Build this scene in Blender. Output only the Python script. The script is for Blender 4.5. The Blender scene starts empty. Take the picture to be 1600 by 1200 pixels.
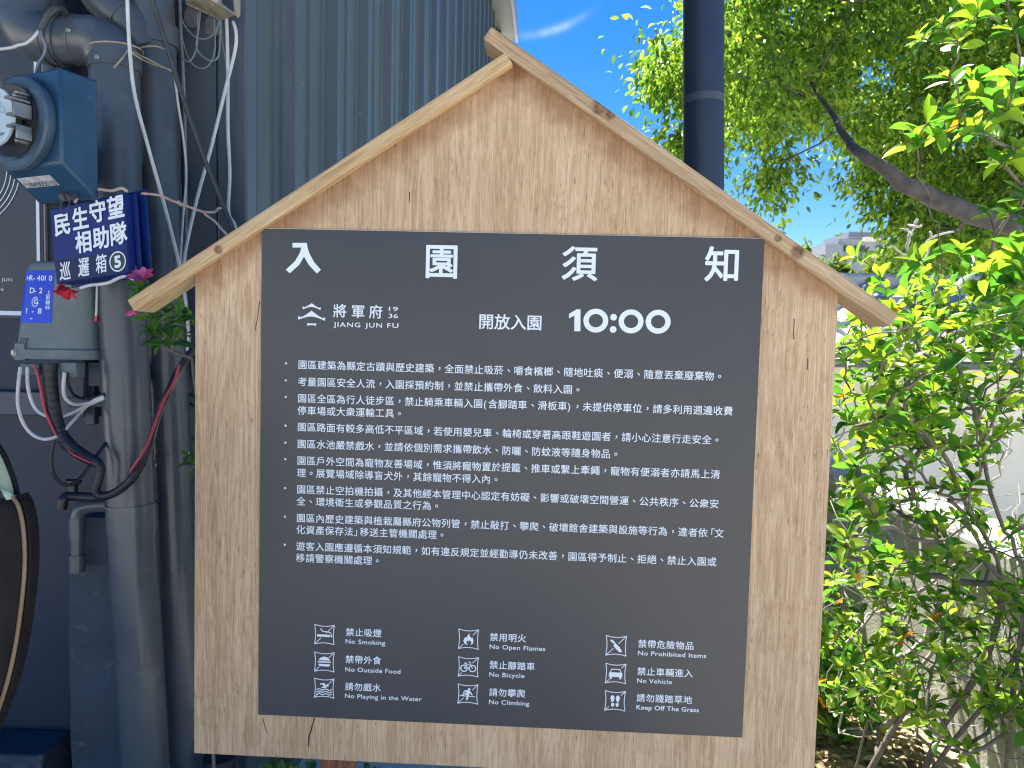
import bpy, math, random
import numpy as np
from mathutils import Vector, Matrix
R = random.Random(7)
NR = np.random.default_rng(7)
scene = bpy.context.scene
col = scene.collection

# ------------------------------------------------------------------ camera, sky, sun, exposure
F = 1156.0                                   # focal length in photo pixels (1600 wide)
DOWN = np.array([-0.0195, 0.9983, 0.0548]); DOWN /= np.linalg.norm(DOWN)
ZW = -DOWN
YW = np.array([0, 0, 1.0]) - ZW * ZW[2]; YW /= np.linalg.norm(YW)
XW = np.cross(YW, ZW)
MW = np.array([XW, YW, ZW])                  # camera axes (right, down, forward) -> world
EYE = np.array([0, 0, 1.55])

def ray(px, py):
    return MW @ np.array([(px - 800) / F, (py - 600) / F, 1.0])
def P(px, py, Y):                            # world point on that sight line at distance Y
    d = ray(px, py)
    return EYE + d * (Y / d[1])
def C2W(c):                                  # camera-frame point to world
    return EYE + MW @ np.asarray(c, float)

cd = bpy.data.cameras.new('camera')
cam = bpy.data.objects.new('camera', cd); col.objects.link(cam)
cd.sensor_width = 36; cd.lens = 36 * F / 1600; cd.clip_end = 2000; cd.clip_start = 0.05
cd.dof.use_dof = True; cd.dof.focus_distance = 1.45; cd.dof.aperture_fstop = 10
cm = np.eye(4); cm[:3, 0] = MW @ [1, 0, 0]; cm[:3, 1] = MW @ [0, -1, 0]; cm[:3, 2] = MW @ [0, 0, -1]; cm[:3, 3] = EYE
cam.matrix_world = Matrix(cm.tolist())
scene.camera = cam

SUN_DIR = Vector((-0.125, 0.46, 0.88)).normalized()
elev = math.asin(SUN_DIR.z); az = math.atan2(SUN_DIR.x, SUN_DIR.y)
world = bpy.data.worlds.new('World'); scene.world = world; world.use_nodes = True
wt = world.node_tree; wt.nodes.clear()
wo = wt.nodes.new('ShaderNodeOutputWorld'); bg = wt.nodes.new('ShaderNodeBackground')
sky = wt.nodes.new('ShaderNodeTexSky'); sky.sky_type = 'NISHITA'; sky.sun_disc = False
sky.sun_elevation = elev; sky.sun_rotation = az
sky.air_density = 1.0; sky.dust_density = 0.15; sky.ozone_density = 3.0; sky.altitude = 800
hs = wt.nodes.new('ShaderNodeHueSaturation'); hs.inputs['Saturation'].default_value = 1.4; hs.inputs['Hue'].default_value = 0.508
hs.inputs['Value'].default_value = 1.0
wt.links.new(sky.outputs[0], hs.inputs['Color'])
bg.inputs[1].default_value = 0.06
# thin wisp of high cloud
def wn(t, **k):
    n = wt.nodes.new(t)
    for a, b in k.items(): setattr(n, a, b)
    return n
tc = wn('ShaderNodeTexCoord')
d0 = Vector(ray(868, 46)).normalized()
t1 = (Vector(ray(905, 30)).normalized() - Vector(ray(822, 56)).normalized()).normalized()
t2 = d0.cross(t1).normalized()
def dotv(v):
    n = wn('ShaderNodeVectorMath', operation='DOT_PRODUCT'); n.inputs[1].default_value = v
    wt.links.new(tc.outputs['Generated'], n.inputs[0]); return n.outputs['Value']
def mth(op, a, b):
    n = wn('ShaderNodeMath', operation=op)
    for i, q in enumerate((a, b)):
        if isinstance(q, (int, float)): n.inputs[i].default_value = q
        else: wt.links.new(q, n.inputs[i])
    return n.outputs[0]
a_ = mth('DIVIDE', dotv(t1), 0.034); b_ = mth('DIVIDE', mth('ADD', dotv(t2), mth('MULTIPLY', mth('MULTIPLY', a_, a_), 0.0035)), 0.0045)
nz = wn('ShaderNodeTexNoise'); nz.inputs['Scale'].default_value = 60; nz.inputs['Detail'].default_value = 4
wt.links.new(tc.outputs['Generated'], nz.inputs['Vector'])
g_ = mth('POWER', 2.718, mth('MULTIPLY', mth('ADD', mth('MULTIPLY', a_, a_), mth('MULTIPLY', b_, b_)), -1.0))
front = mth('GREATER_THAN', dotv(d0), 0.5)
g_ = mth('MULTIPLY', mth('MULTIPLY', mth('MULTIPLY', g_, front), nz.outputs[0]), 0.55)
mx = wn('ShaderNodeMix', data_type='RGBA'); wt.links.new(g_, mx.inputs[0])
wt.links.new(hs.outputs[0], mx.inputs[6]); mx.inputs[7].default_value = (6, 7, 8, 1)
wt.links.new(mx.outputs[2], bg.inputs[0]); wt.links.new(bg.outputs[0], wo.inputs[0])
sd = bpy.data.lights.new('sun', 'SUN'); sun = bpy.data.objects.new('sun', sd); col.objects.link(sun)
sd.energy = 5.0; sd.angle = math.radians(0.53); sd.color = (1.0, 0.95, 0.86)
sun.rotation_euler = (-SUN_DIR).to_track_quat('-Z', 'Y').to_euler(); sun.location = (0, 3, 20)
vs = scene.view_settings; vs.view_transform = 'Standard'; vs.look = 'None'; vs.exposure = 1.72; vs.gamma = 1; vs.use_curve_mapping = False
scene.cycles.filter_width = 1.15; scene.cycles.max_bounces = 8; scene.cycles.transparent_max_bounces = 12

# ------------------------------------------------------------------ helpers
class MB:
    def __init__(s): s.v = []; s.f = []; s.n = 0
    def add(s, v, f):
        v = np.asarray(v, float).reshape(-1, 3)
        s.v.append(v); s.f += [tuple(i + s.n for i in q) for q in f]; s.n += len(v); return s
    def box(s, c, h, ax=None):
        ax = np.eye(3) if ax is None else np.asarray(ax, float)
        c = np.asarray(c, float)
        v = [c + ax[0] * h[0] * x + ax[1] * h[1] * y + ax[2] * h[2] * z for x in (-1, 1) for y in (-1, 1) for z in (-1, 1)]
        return s.add(v, [(0, 1, 3, 2), (4, 6, 7, 5), (0, 4, 5, 1), (2, 3, 7, 6), (0, 2, 6, 4), (1, 5, 7, 3)])
    def span(s, a, b):
        a = np.array(a, float); b = np.array(b, float); return s.box((a + b) / 2, np.abs(b - a) / 2)
    def prism(s, poly, vec):
        poly = np.asarray(poly, float); n = len(poly)
        v = np.vstack([poly, poly + np.asarray(vec, float)])
        f = [tuple(range(n))[::-1], tuple(range(n, 2 * n))] + [(i, (i + 1) % n, n + (i + 1) % n, n + i) for i in range(n)]
        return s.add(v, f)
    def tube(s, pts, r, n=10, cap=True):
        pts = np.asarray(pts, float); m = len(pts)
        r = np.full(m, r) if np.isscalar(r) else np.asarray(r, float)
        T = np.gradient(pts, axis=0) if m > 2 else np.repeat([pts[-1] - pts[0]], m, 0)
        T /= np.linalg.norm(T, axis=1)[:, None] + 1e-12
        u = np.cross(T[0], [0.31, 0.17, 0.93]); u /= np.linalg.norm(u) + 1e-12
        V = []; a = np.arange(n) * 2 * np.pi / n
        for i in range(m):
            u = u - T[i] * (u @ T[i]); u /= np.linalg.norm(u) + 1e-12
            w = np.cross(T[i], u)
            V.append(pts[i] + r[i] * (np.cos(a)[:, None] * u + np.sin(a)[:, None] * w))
        f = [(i * n + j, i * n + (j + 1) % n, (i + 1) * n + (j + 1) % n, (i + 1) * n + j) for i in range(m - 1) for j in range(n)]
        if cap: f += [tuple(range(n))[::-1], tuple((m - 1) * n + j for j in range(n))]
        return s.add(np.vstack(V), f)
    def lathe(s, c, axis, prof, n=32):          # prof: (distance along axis, radius)
        axis = np.asarray(axis, float); axis = axis / np.linalg.norm(axis)
        c = np.asarray(c, float)
        return s.tube2([c + axis * p[0] for p in prof], [p[1] for p in prof], axis, n)
    def tube2(s, pts, r, axis, n):
        u = np.cross(axis, [0.3, 0.2, 0.9]); u /= np.linalg.norm(u); w = np.cross(axis, u)
        a = np.arange(n) * 2 * np.pi / n; V = []
        for p, q in zip(pts, r): V.append(p + q * (np.cos(a)[:, None] * u + np.sin(a)[:, None] * w))
        m = len(pts)
        f = [(i * n + j, i * n + (j + 1) % n, (i + 1) * n + (j + 1) % n, (i + 1) * n + j) for i in range(m - 1) for j in range(n)]
        f += [tuple(range(n))[::-1], tuple((m - 1) * n + j for j in range(n))]
        return s.add(np.vstack(V), f)

def tag(o, label=None, cat=None, group=None, kind=None):
    if label: o['label'] = label
    if cat: o['category'] = cat
    if group: o['group'] = group
    if kind: o['kind'] = kind
    return o
def thing(name, loc, label, cat, group=None):
    o = bpy.data.objects.new(name, None); o.empty_display_size = .1; col.objects.link(o); o.location = Vector(loc)
    return tag(o, label, cat, group)
def root_loc(p):
    q = Vector((0, 0, 0))
    while p: q += p.location; p = p.parent
    return q
def obj(name, mb, mat, parent=None, bev=0, smooth=True, label=None, cat=None, group=None, kind=None, ang=35):
    V = np.vstack(mb.v)
    if parent: o0 = np.array(root_loc(parent)); loc = Vector((0, 0, 0))
    elif kind == 'structure': o0 = np.zeros(3); loc = Vector((0, 0, 0))
    else:
        o0 = np.array([(V[:, 0].min() + V[:, 0].max()) / 2, (V[:, 1].min() + V[:, 1].max()) / 2, V[:, 2].min()]); loc = Vector(o0)
    me = bpy.data.meshes.new(name)
    me.from_pydata((V - o0).tolist(), [], mb.f)
    me.materials.append(mat)
    if smooth:
        me.shade_smooth(); me.set_sharp_from_angle(angle=math.radians(ang))
    o = bpy.data.objects.new(name, me); col.objects.link(o); o.location = loc
    if parent: o.parent = parent
    if bev:
        b = o.modifiers.new('bevel', 'BEVEL'); b.width = bev; b.segments = 2; b.limit_method = 'ANGLE'; b.angle_limit = math.radians(40)
    return tag(o, label, cat, group, kind)

def spline(pts, k=8):
    p = np.asarray(pts, float); p = np.vstack([2 * p[0] - p[1], p, 2 * p[-1] - p[-2]]); out = []
    for i in range(1, len(p) - 2):
        for t in np.arange(k) / k:
            a, b, c, d = p[i - 1:i + 3]
            out.append(.5 * ((2 * b) + (c - a) * t + (2 * a - 5 * b + 4 * c - d) * t * t + (3 * b - a - 3 * c + d) * t ** 3))
    return np.array(out + [p[-2]])

# ---- materials
def nodes(name):
    m = bpy.data.materials.new(name); m.use_nodes = True; t = m.node_tree; b = t.nodes['Principled BSDF']
    def N(ty, **k):
        n = t.nodes.new(ty)
        for a, c in k.items(): setattr(n, a, c)
        return n
    return m, t, b, N
def ramp(N, stops):
    r = N('ShaderNodeValToRGB'); e = r.color_ramp.elements
    while len(e) < len(stops): e.new(.5)
    for q, (p, c) in zip(e, stops): q.position = p; q.color = (*c, 1)
    return r
def mat(name, c, rough=.5, metal=0, var=.15, scale=8, bump=0, bscale=60, spec=.5, coat=0, stretch=(1, 1, 1), dirt=None, dscale=5):
    m, t, b, N = nodes(name); L = t.links.new
    b.inputs['Roughness'].default_value = rough; b.inputs['Metallic'].default_value = metal
    b.inputs['Specular IOR Level'].default_value = spec; b.inputs['Coat Weight'].default_value = coat
    g = N('ShaderNodeNewGeometry'); mp = N('ShaderNodeMapping'); mp.inputs['Scale'].default_value = stretch
    L(g.outputs['Position'], mp.inputs[0])
    n = N('ShaderNodeTexNoise'); n.inputs['Scale'].default_value = scale; n.inputs['Detail'].default_value = 6; n.inputs['Roughness'].default_value = .6
    L(mp.outputs[0], n.inputs['Vector'])
    c = np.array(c)
    r = ramp(N, [(.3, tuple(c * (1 - var))), (.7, tuple(np.minimum(c * (1 + var), 1)))]); L(n.outputs[0], r.inputs[0])
    last = r.outputs[0]
    if dirt:
        n2 = N('ShaderNodeTexNoise'); n2.inputs['Scale'].default_value = dscale; n2.inputs['Detail'].default_value = 8; n2.inputs['Roughness'].default_value = .7
        L(mp.outputs[0], n2.inputs['Vector'])
        r2 = ramp(N, [(.56, (0, 0, 0)), (.72, (1, 1, 1))]); L(n2.outputs[0], r2.inputs[0])
        x = N('ShaderNodeMix', data_type='RGBA'); L(r2.outputs[0], x.inputs[0]); L(last, x.inputs[6]); x.inputs[7].default_value = (*dirt, 1); last = x.outputs[2]
    L(last, b.inputs['Base Color'])
    rr = N('ShaderNodeMapRange'); rr.inputs[3].default_value = max(rough - .1, .03); rr.inputs[4].default_value = min(rough + .12, 1)
    L(n.outputs[0], rr.inputs[0]); L(rr.outputs[0], b.inputs['Roughness'])
    if bump:
        n3 = N('ShaderNodeTexNoise'); n3.inputs['Scale'].default_value = bscale; n3.inputs['Detail'].default_value = 5; L(mp.outputs[0], n3.inputs['Vector'])
        bp = N('ShaderNodeBump'); bp.inputs['Strength'].default_value = bump; bp.inputs['Distance'].default_value = .004
        L(n3.outputs[0], bp.inputs['Height']); L(bp.outputs[0], b.inputs['Normal'])
    return m

def wood(name, base, dark, light, grain_axis, stretch=28, pores=.5, knots=(), rot=None, stains=(), edges=()):
    """wood with grain along grain_axis (in local frame); knots = [(x,y,z,r)] in object space"""
    m, t, b, N = nodes(name); L = t.links.new
    tc = N('ShaderNodeTexCoord'); mp0 = N('ShaderNodeMapping')
    L(tc.outputs['Object'], mp0.inputs[0])
    if rot is not None: mp0.inputs['Rotation'].default_value = rot
    src = mp0.outputs[0]; kmask = None
    for k in knots:
        d = N('ShaderNodeVectorMath', operation='DISTANCE'); d.inputs[1].default_value = k[:3]; L(tc.outputs['Object'], d.inputs[0])
        q = N('ShaderNodeMath', operation='DIVIDE'); q.inputs[1].default_value = k[3]; L(d.outputs['Value'], q.inputs[0])
        e = N('ShaderNodeMapRange'); e.inputs[1].default_value = .5; e.inputs[2].default_value = 1.15; e.inputs[3].default_value = 1; e.inputs[4].default_value = 0; e.interpolation_type = 'SMOOTHSTEP'
        L(q.outputs[0], e.inputs[0])
        if kmask is None: kmask = e.outputs[0]
        else:
            mxx = N('ShaderNodeMath', operation='MAXIMUM'); L(kmask, mxx.inputs[0]); L(e.outputs[0], mxx.inputs[1]); kmask = mxx.outputs[0]
    sc = [stretch, stretch, stretch]; sc[grain_axis] = stretch / 22.
    def noise(s, det, rough, mul=1, dist=0):
        mp = N('ShaderNodeMapping'); mp.inputs['Scale'].default_value = [q * mul for q in sc]; L(src, mp.inputs[0])
        n = N('ShaderNodeTexNoise'); n.inputs['Scale'].default_value = s; n.inputs['Detail'].default_value = det; n.inputs['Roughness'].default_value = rough
        n.inputs['Distortion'].default_value = dist
        L(mp.outputs[0], n.inputs['Vector']); return n.outputs[0]
    n1 = noise(.35, 4, .55, 1, .8)                       # broad bands
    def fibre(across, along, det=3):
        mp = N('ShaderNodeMapping'); v = [across] * 3; v[grain_axis] = along; mp.inputs['Scale'].default_value = v; L(src, mp.inputs[0])
        wv = N('ShaderNodeTexNoise'); wv.inputs['Scale'].default_value = 11; wv.inputs['Detail'].default_value = 2; L(src, wv.inputs['Vector'])
        va = N('ShaderNodeVectorMath', operation='MULTIPLY_ADD'); L(wv.outputs['Color'], va.inputs[0]); va.inputs[1].default_value = (across * .006,) * 3; L(mp.outputs[0], va.inputs[2])
        n = N('ShaderNodeTexNoise'); n.inputs['Scale'].default_value = 1; n.inputs['Detail'].default_value = det; n.inputs['Roughness'].default_value = .65; L(va.outputs[0], n.inputs['Vector']); return n.outputs[0]
    def mth2(op, a, b):
        n = N('ShaderNodeMath', operation=op)
        for i, q in enumerate((a, b)):
            if isinstance(q, (int, float)): n.inputs[i].default_value = q
            else: L(q, n.inputs[i])
        return n.outputs[0]
    n2 = fibre(stretch * 13, stretch * .5, 4); n5 = fibre(stretch * 5, stretch * .25)
    # growth-ring figure: contour lines of a slow field
    fld = noise(.16, 2, .5, 1.6, 1.0); rg = mth2('SINE', mth2('MULTIPLY', fld, 110.), 0.0); rg = mth2('MULTIPLY_ADD', rg, .5); rg.node.inputs[2].default_value = .5
    big = N('ShaderNodeTexNoise'); big.inputs['Scale'].default_value = 2.6; big.inputs['Detail'].default_value = 4; L(src, big.inputs['Vector'])
    adn = mth2('ADD', mth2('MULTIPLY', n2, .48), mth2('MULTIPLY', n5, .27)); adn = mth2('ADD', adn, mth2('MULTIPLY', n1, .19)); adn = mth2('ADD', adn, mth2('MULTIPLY', rg, .06)); ad = adn.node
    r = ramp(N, [(.36, dark), (.485, base), (.60, light)]); L(adn, r.inputs[0])
    r3 = ramp(N, [(.3, (.88, .85, .82)), (.7, (1.07, 1.06, 1.05))]); L(big.outputs[0], r3.inputs[0])
    x = N('ShaderNodeMix', data_type='RGBA', blend_type='MULTIPLY'); x.inputs[0].default_value = 1; L(r.outputs[0], x.inputs[6]); L(r3.outputs[0], x.inputs[7]); last = x.outputs[2]
    # dark pores and short checks along the grain, gathered in patches
    n4 = fibre(stretch * 7, stretch * .9, 2); r4 = ramp(N, [(.62, (0, 0, 0)), (.70, (1, 1, 1))]); L(n4, r4.inputs[0])
    pt = N('ShaderNodeTexNoise'); pt.inputs['Scale'].default_value = 9; pt.inputs['Detail'].default_value = 3; L(src, pt.inputs['Vector']); rp = ramp(N, [(.42, (.15, .15, .15)), (.62, (1, 1, 1))]); L(pt.outputs[0], rp.inputs[0])
    pm = N('ShaderNodeMath', operation='MULTIPLY'); pm.inputs[1].default_value = pores; L(mth2('MULTIPLY', r4.outputs[0], rp.outputs[0]), pm.inputs[0])
    x2 = N('ShaderNodeMix', data_type='RGBA'); L(pm.outputs[0], x2.inputs[0]); L(last, x2.inputs[6]); x2.inputs[7].default_value = (dark[0] * .45, dark[1] * .38, dark[2] * .34, 1); last = x2.outputs[2]
    for k in stains:                                     # tide-marked water stains
        d = N('ShaderNodeVectorMath', operation='DISTANCE'); d.inputs[1].default_value = k[:3]; L(tc.outputs['Object'], d.inputs[0])
        wn_ = N('ShaderNodeTexNoise'); wn_.inputs['Scale'].default_value = 22; wn_.inputs['Detail'].default_value = 4; L(tc.outputs['Object'], wn_.inputs['Vector'])
        q = mth2('ADD', mth2('DIVIDE', d.outputs['Value'], k[3]), mth2('MULTIPLY', wn_.outputs[0], 1.1))
        e = ramp(N, [(.40, (.06, .06, .06)), (.60, (.22, .22, .22)), (.66, (0, 0, 0))]); L(mth2('DIVIDE', q, 2.2), e.inputs[0])
        xs = N('ShaderNodeMix', data_type='RGBA', blend_type='MULTIPLY'); L(e.outputs[0], xs.inputs[0]); L(last, xs.inputs[6]); xs.inputs[7].default_value = (.62, .5, .4, 1); last = xs.outputs[2]
    for k in edges:                                      # grime speckled along the sawn edge
        d = N('ShaderNodeVectorMath', operation='DOT_PRODUCT'); d.inputs[1].default_value = (k[0], k[1], 0); L(tc.outputs['Object'], d.inputs[0])
        wn_ = N('ShaderNodeTexNoise'); wn_.inputs['Scale'].default_value = 30; wn_.inputs['Detail'].default_value = 5; L(tc.outputs['Object'], wn_.inputs['Vector'])
        q = mth2('ADD', mth2('DIVIDE', mth2('ADD', d.outputs['Value'], k[2]), .045), mth2('MULTIPLY', mth2('ADD', wn_.outputs[0], mth2('MULTIPLY', n2, .8)), -1.5))
        e = ramp(N, [(.0, (.75, .75, .75)), (1.0, (0, 0, 0))]); L(mth2('ADD', q, 1.05), e.inputs[0])
        xs = N('ShaderNodeMix', data_type='RGBA', blend_type='MULTIPLY'); L(e.outputs[0], xs.inputs[0]); L(last, xs.inputs[6]); xs.inputs[7].default_value = (.5, .36, .27, 1); last = xs.outputs[2]
    if kmask is not None:
        x3 = N('ShaderNodeMix', data_type='RGBA'); km = N('ShaderNodeMath', operation='MULTIPLY'); km.inputs[1].default_value = .85; L(kmask, km.inputs[0]); L(km.outputs[0], x3.inputs[0]); L(last, x3.inputs[6])
        nk = N('ShaderNodeTexNoise'); nk.inputs['Scale'].default_value = 120; L(tc.outputs['Object'], nk.inputs['Vector'])
        rk = ramp(N, [(.35, (.07, .03, .015)), (.65, (.26, .15, .08))]); L(nk.outputs[0], rk.inputs[0]); L(rk.outputs[0], x3.inputs[7]); last = x3.outputs[2]
    L(last, b.inputs['Base Color']); b.inputs['Roughness'].default_value = .72; b.inputs['Specular IOR Level'].default_value = .25
    bp = N('ShaderNodeBump'); bp.inputs['Strength'].default_value = .35; bp.inputs['Distance'].default_value = .0015
    L(ad.outputs[0], bp.inputs['Height']); L(bp.outputs[0], b.inputs['Normal'])
    return m

def leafmat(name, dark, mid, bright, trans=.5, rough=.38, odd=None, tmul=1.6):
    m, t, b, N = nodes(name); L = t.links.new
    g = N('ShaderNodeNewGeometry')
    r = ramp(N, [(0, dark), (.45, mid), (.9, bright)] + ([(.990, bright), (.994, odd)] if odd else [])); L(g.outputs['Random Per Island'], r.inputs[0])
    n = N('ShaderNodeTexNoise'); n.inputs['Scale'].default_value = 45; n.inputs['Detail'].default_value = 3; L(g.outputs['Position'], n.inputs['Vector'])
    r2 = ramp(N, [(.3, (.75, .8, .75)), (.7, (1.2, 1.15, 1.1))]); L(n.outputs[0], r2.inputs[0])
    x = N('ShaderNodeMix', data_type='RGBA', blend_type='MULTIPLY'); x.inputs[0].default_value = 1; L(r.outputs[0], x.inputs[6]); L(r2.outputs[0], x.inputs[7])
    L(x.outputs[2], b.inputs['Base Color']); b.inputs['Roughness'].default_value = rough; b.inputs['Specular IOR Level'].default_value = .5
    tr = N('ShaderNodeBsdfTranslucent'); y = N('ShaderNodeMix', data_type='RGBA', blend_type='MULTIPLY'); y.inputs[0].default_value = 1
    L(x.outputs[2], y.inputs[6]); y.inputs[7].default_value = (tmul * 1.0, tmul * 1.08, tmul * .58, 1); L(y.outputs[2], tr.inputs[0])
    ms = N('ShaderNodeMixShader'); ms.inputs[0].default_value = trans; L(b.outputs[0], ms.inputs[1]); L(tr.outputs[0], ms.inputs[2])
    L(ms.outputs[0], t.nodes['Material Output'].inputs[0])
    return m

M = {}
M['panel'] = mat('printed charcoal panel', (.060, .062, .066), .36, var=.10, scale=2.2, bump=.05, bscale=300, spec=.4)
M['ink'] = mat('white ink', (.80, .86, .92), .5, var=.02, spec=.3)
M['pipe'] = mat('dark grey painted pvc', (.076, .09, .105), .3, var=.14, scale=9, spec=.55, bump=.03, bscale=40, dirt=(.13, .14, .15), dscale=7)
M['navy'] = mat('navy painted panel', (.024, .036, .062), .5, var=.12, scale=3, bump=.06, bscale=25, spec=.35)
M['navyrail'] = mat('navy painted rail', (.05, .065, .10), .45, var=.12)
M['metalwall'] = mat('blue grey coated steel sheet', (.068, .088, .105), .42, metal=.0, var=.13, scale=2.5, stretch=(1, 1, .12), spec=.6, bump=.05, bscale=8, dirt=(.12, .135, .145), dscale=9)
M['flash'] = mat('olive grey flashing', (.10, .115, .11), .5, var=.12)
M['fascia'] = mat('pale lavender fascia', (.20, .23, .34), .5, var=.08)
M['meterblue'] = mat('worn blue enamel', (.018, .062, .125), .42, var=.2, scale=14, dirt=(.05, .10, .15), dscale=12, spec=.5, bump=.03)
M['boxblue'] = mat('deep blue painted tin', (.008, .028, .17), .5, var=.15, spec=.25, dirt=(.012, .03, .10), dscale=9)
M['stickblue'] = mat('bright blue sticker', (.012, .06, .62), .35, var=.08)
M['castgrey'] = mat('grey cast housing', (.15, .185, .19), .5, var=.14, scale=12, bump=.25, bscale=420, spec=.4, dirt=(.2, .24, .25))
M['steel'] = mat('zinc steel', (.34, .33, .31), .42, metal=.8, var=.15, scale=20)
M['rust'] = mat('rusty cream metal', (.33, .29, .22), .6, var=.35, scale=25, dirt=(.16, .09, .04), dscale=14)
M['wcable'] = mat('off white cable', (.62, .62, .60), .5, var=.12, scale=20)
M['gcable'] = mat('grey wire', (.20, .24, .28), .5, var=.2, scale=20)
M['bcable'] = mat('black rubber', (.015, .017, .022), .45, var=.3, scale=20)
M['dcable'] = mat('dark grey cable', (.05, .055, .06), .5, var=.2, scale=20)
M['red'] = mat('red insulation', (.55, .04, .07), .45, var=.15)
M['copper'] = mat('pinkish twisted wire', (.50, .36, .31), .55, var=.2, scale=40)
M['concdark'] = mat('dark painted concrete', (.045, .058, .08), .75, var=.3, scale=6, bump=.5, bscale=45, dirt=(.12, .13, .14), dscale=26)
M['black'] = mat('black plastic', (.02, .022, .026), .4, var=.2)
M['pole'] = mat('navy coated pole', (.022, .034, .066), .42, var=.08, spec=.5)
M['tape'] = mat('grey tape', (.06, .075, .11), .55, var=.2)
M['conc'] = mat('weathered concrete', (.46, .45, .39), .9, var=.25, scale=5, bump=.9, bscale=90, dirt=(.25, .26, .19), dscale=3)
M['coping'] = mat('pale cement coping', (.54, .53, .47), .85, var=.1, scale=6, bump=.3, bscale=60)
M['pale'] = mat('pale render', (.86, .82, .68), .85, var=.1, scale=3, bump=.2, bscale=30, dirt=(.66, .64, .52), dscale=2)
M['tile'] = mat('grey roof tile', (.46, .46, .47), .55, var=.2, scale=6, bump=.2)
M['pave'] = mat('pale concrete paving', (.58, .55, .49), .9, var=.12, scale=2, bump=.3, bscale=60, dirt=(.4, .38, .34), dscale=1.2)
M['soil'] = mat('dry soil', (.30, .25, .17), .95, var=.45, scale=14, bump=1, bscale=70, dirt=(.10, .09, .05), dscale=20)
M['bark'] = mat('grey brown bark', (.17, .145, .12), .85, var=.4, scale=25, bump=.8, bscale=120)
M['twig'] = mat('grey twig', (.44, .40, .36), .8, var=.3, scale=30, bump=.4, bscale=200)
M['deadtwig'] = mat('bleached dead twig', (.52, .50, .48), .8, var=.25, scale=30, bump=.3, bscale=200)
M['treebark'] = mat('tree bark', (.10, .09, .08), .9, var=.4, scale=10, bump=1, bscale=60)
M['leaf'] = leafmat('shrub leaf', (.025, .085, .014), (.07, .18, .022), (.21, .30, .03), .52, .36, (.45, .12, .01), tmul=2.5)
M['leafyoung'] = leafmat('young shrub leaf', (.13, .22, .02), (.22, .30, .03), (.30, .37, .05), .5, .38, tmul=2.0)
M['treeleaf'] = leafmat('tree leaf', (.035, .085, .018), (.09, .165, .026), (.20, .265, .04), .52, .28, tmul=2.8)
M['farleaf'] = leafmat('far tree leaf', (.06, .12, .025), (.11, .18, .03), (.2, .26, .05), .4, .5)
M['sprigleaf'] = leafmat('azalea leaf', (.03, .10, .022), (.07, .19, .03), (.16, .29, .04), .35, .35)
M['litter'] = leafmat('dry fallen leaf', (.12, .08, .04), (.30, .21, .11), (.55, .45, .30), .15, .7, tmul=1)
M['farwall'] = mat('far grey rendered wall', (.26, .28, .32), .8, var=.06, scale=.3)
M['farglass'] = mat('far dark window', (.05, .07, .10), .2, var=.2, scale=1)
M['farpale'] = mat('far pale balcony', (.72, .66, .58), .7, var=.08, scale=.5)
M['brickpost'] = wood('red brown stained timber', (.17, .075, .045), (.06, .025, .015), (.3, .15, .09), 2, 30, .5)
M['petal'] = leafmat('pink petal', (.62, .05, .20), (.72, .12, .32), (.8, .28, .5), .35, .5, tmul=.8)
M['redribbon'] = leafmat('red petal', (.5, .015, .04), (.6, .03, .07), (.62, .06, .1), .25, .5, tmul=.6)
M['greendisc'] = mat('dark green disc', (.006, .03, .025), .4, var=.1)
M['mint'] = mat('pale mint plastic', (.50, .60, .40), .35, var=.12, scale=9)
M['gloss'] = mat('glossy black shell', (.010, .010, .012), .6, var=.6, scale=60, stretch=(1, 1, .3), spec=.15)
M['tan'] = mat('tan edging', (.20, .14, .075), .45, var=.2, scale=20)
gm, gt, gb, GN = nodes('clear meter glass')
gb.inputs['Base Color'].default_value = (.9, .95, .97, 1); gb.inputs['Roughness'].default_value = .04; gb.inputs['Transmission Weight'].default_value = 1; gb.inputs['IOR'].default_value = 1.12
M['glass'] = gm
M['split'] = mat('dark split in wood', (.06, .035, .02), .9)

# ---- lettering
GC = {}
def glyphs(body, size=1.0, bold=0., sp=1.0, shear=0.):
    """outline of one line of lettering; bold stacks slightly shifted copies, each 0.03 mm above the last"""
    key = (body, sp, shear)
    if key not in GC:
        c = bpy.data.curves.new('lettering', 'FONT'); c.body = body; c.size = 1; c.space_character = sp; c.shear = shear; c.resolution_u = 3
        o = bpy.data.objects.new('lettering', c); col.objects.link(o)
        dg = bpy.context.evaluated_depsgraph_get(); me = bpy.data.meshes.new_from_object(o.evaluated_get(dg))
        GC[key] = (np.array([v.co[:] for v in me.vertices]).reshape(-1, 3), [tuple(p.vertices) for p in me.polygons])
        bpy.data.objects.remove(o); bpy.data.curves.remove(c); bpy.data.meshes.remove(me)
    V, Fc = GC[key]; V = V * size
    if bold <= 0 or not len(V): return V, Fc
    k = 8 if bold / size > .018 else 4
    VV, FF = [], []
    for i in range(k):
        t = 2 * math.pi * (i + .5) / k; VV.append(V + np.array([bold * math.cos(t) * (1 if k == 8 else 1.2), bold * math.sin(t), i * 3e-5])); FF += [tuple(j + i * len(V) for j in f) for f in Fc]
    return np.vstack(VV), FF

# ================================================================== SETTING
g = MB(); g.add([(-120, -60, 0), (120, -60, 0), (120, 200, 0), (-120, 200, 0)], [(0, 1, 2, 3)])
obj('ground', g, M['pave'], kind='structure', smooth=False)
WDIR = np.array([.054, 1.0, 0]) ; 
g = MB(); g.add([(.55, 1.75, .004), (1.68, 1.75, .004), (1.83, 4.64, .004), (.4, 4.64, .004)], [(0, 1, 2, 3)])
obj('soil_bed', g, M['soil'], kind='structure', smooth=False)

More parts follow.
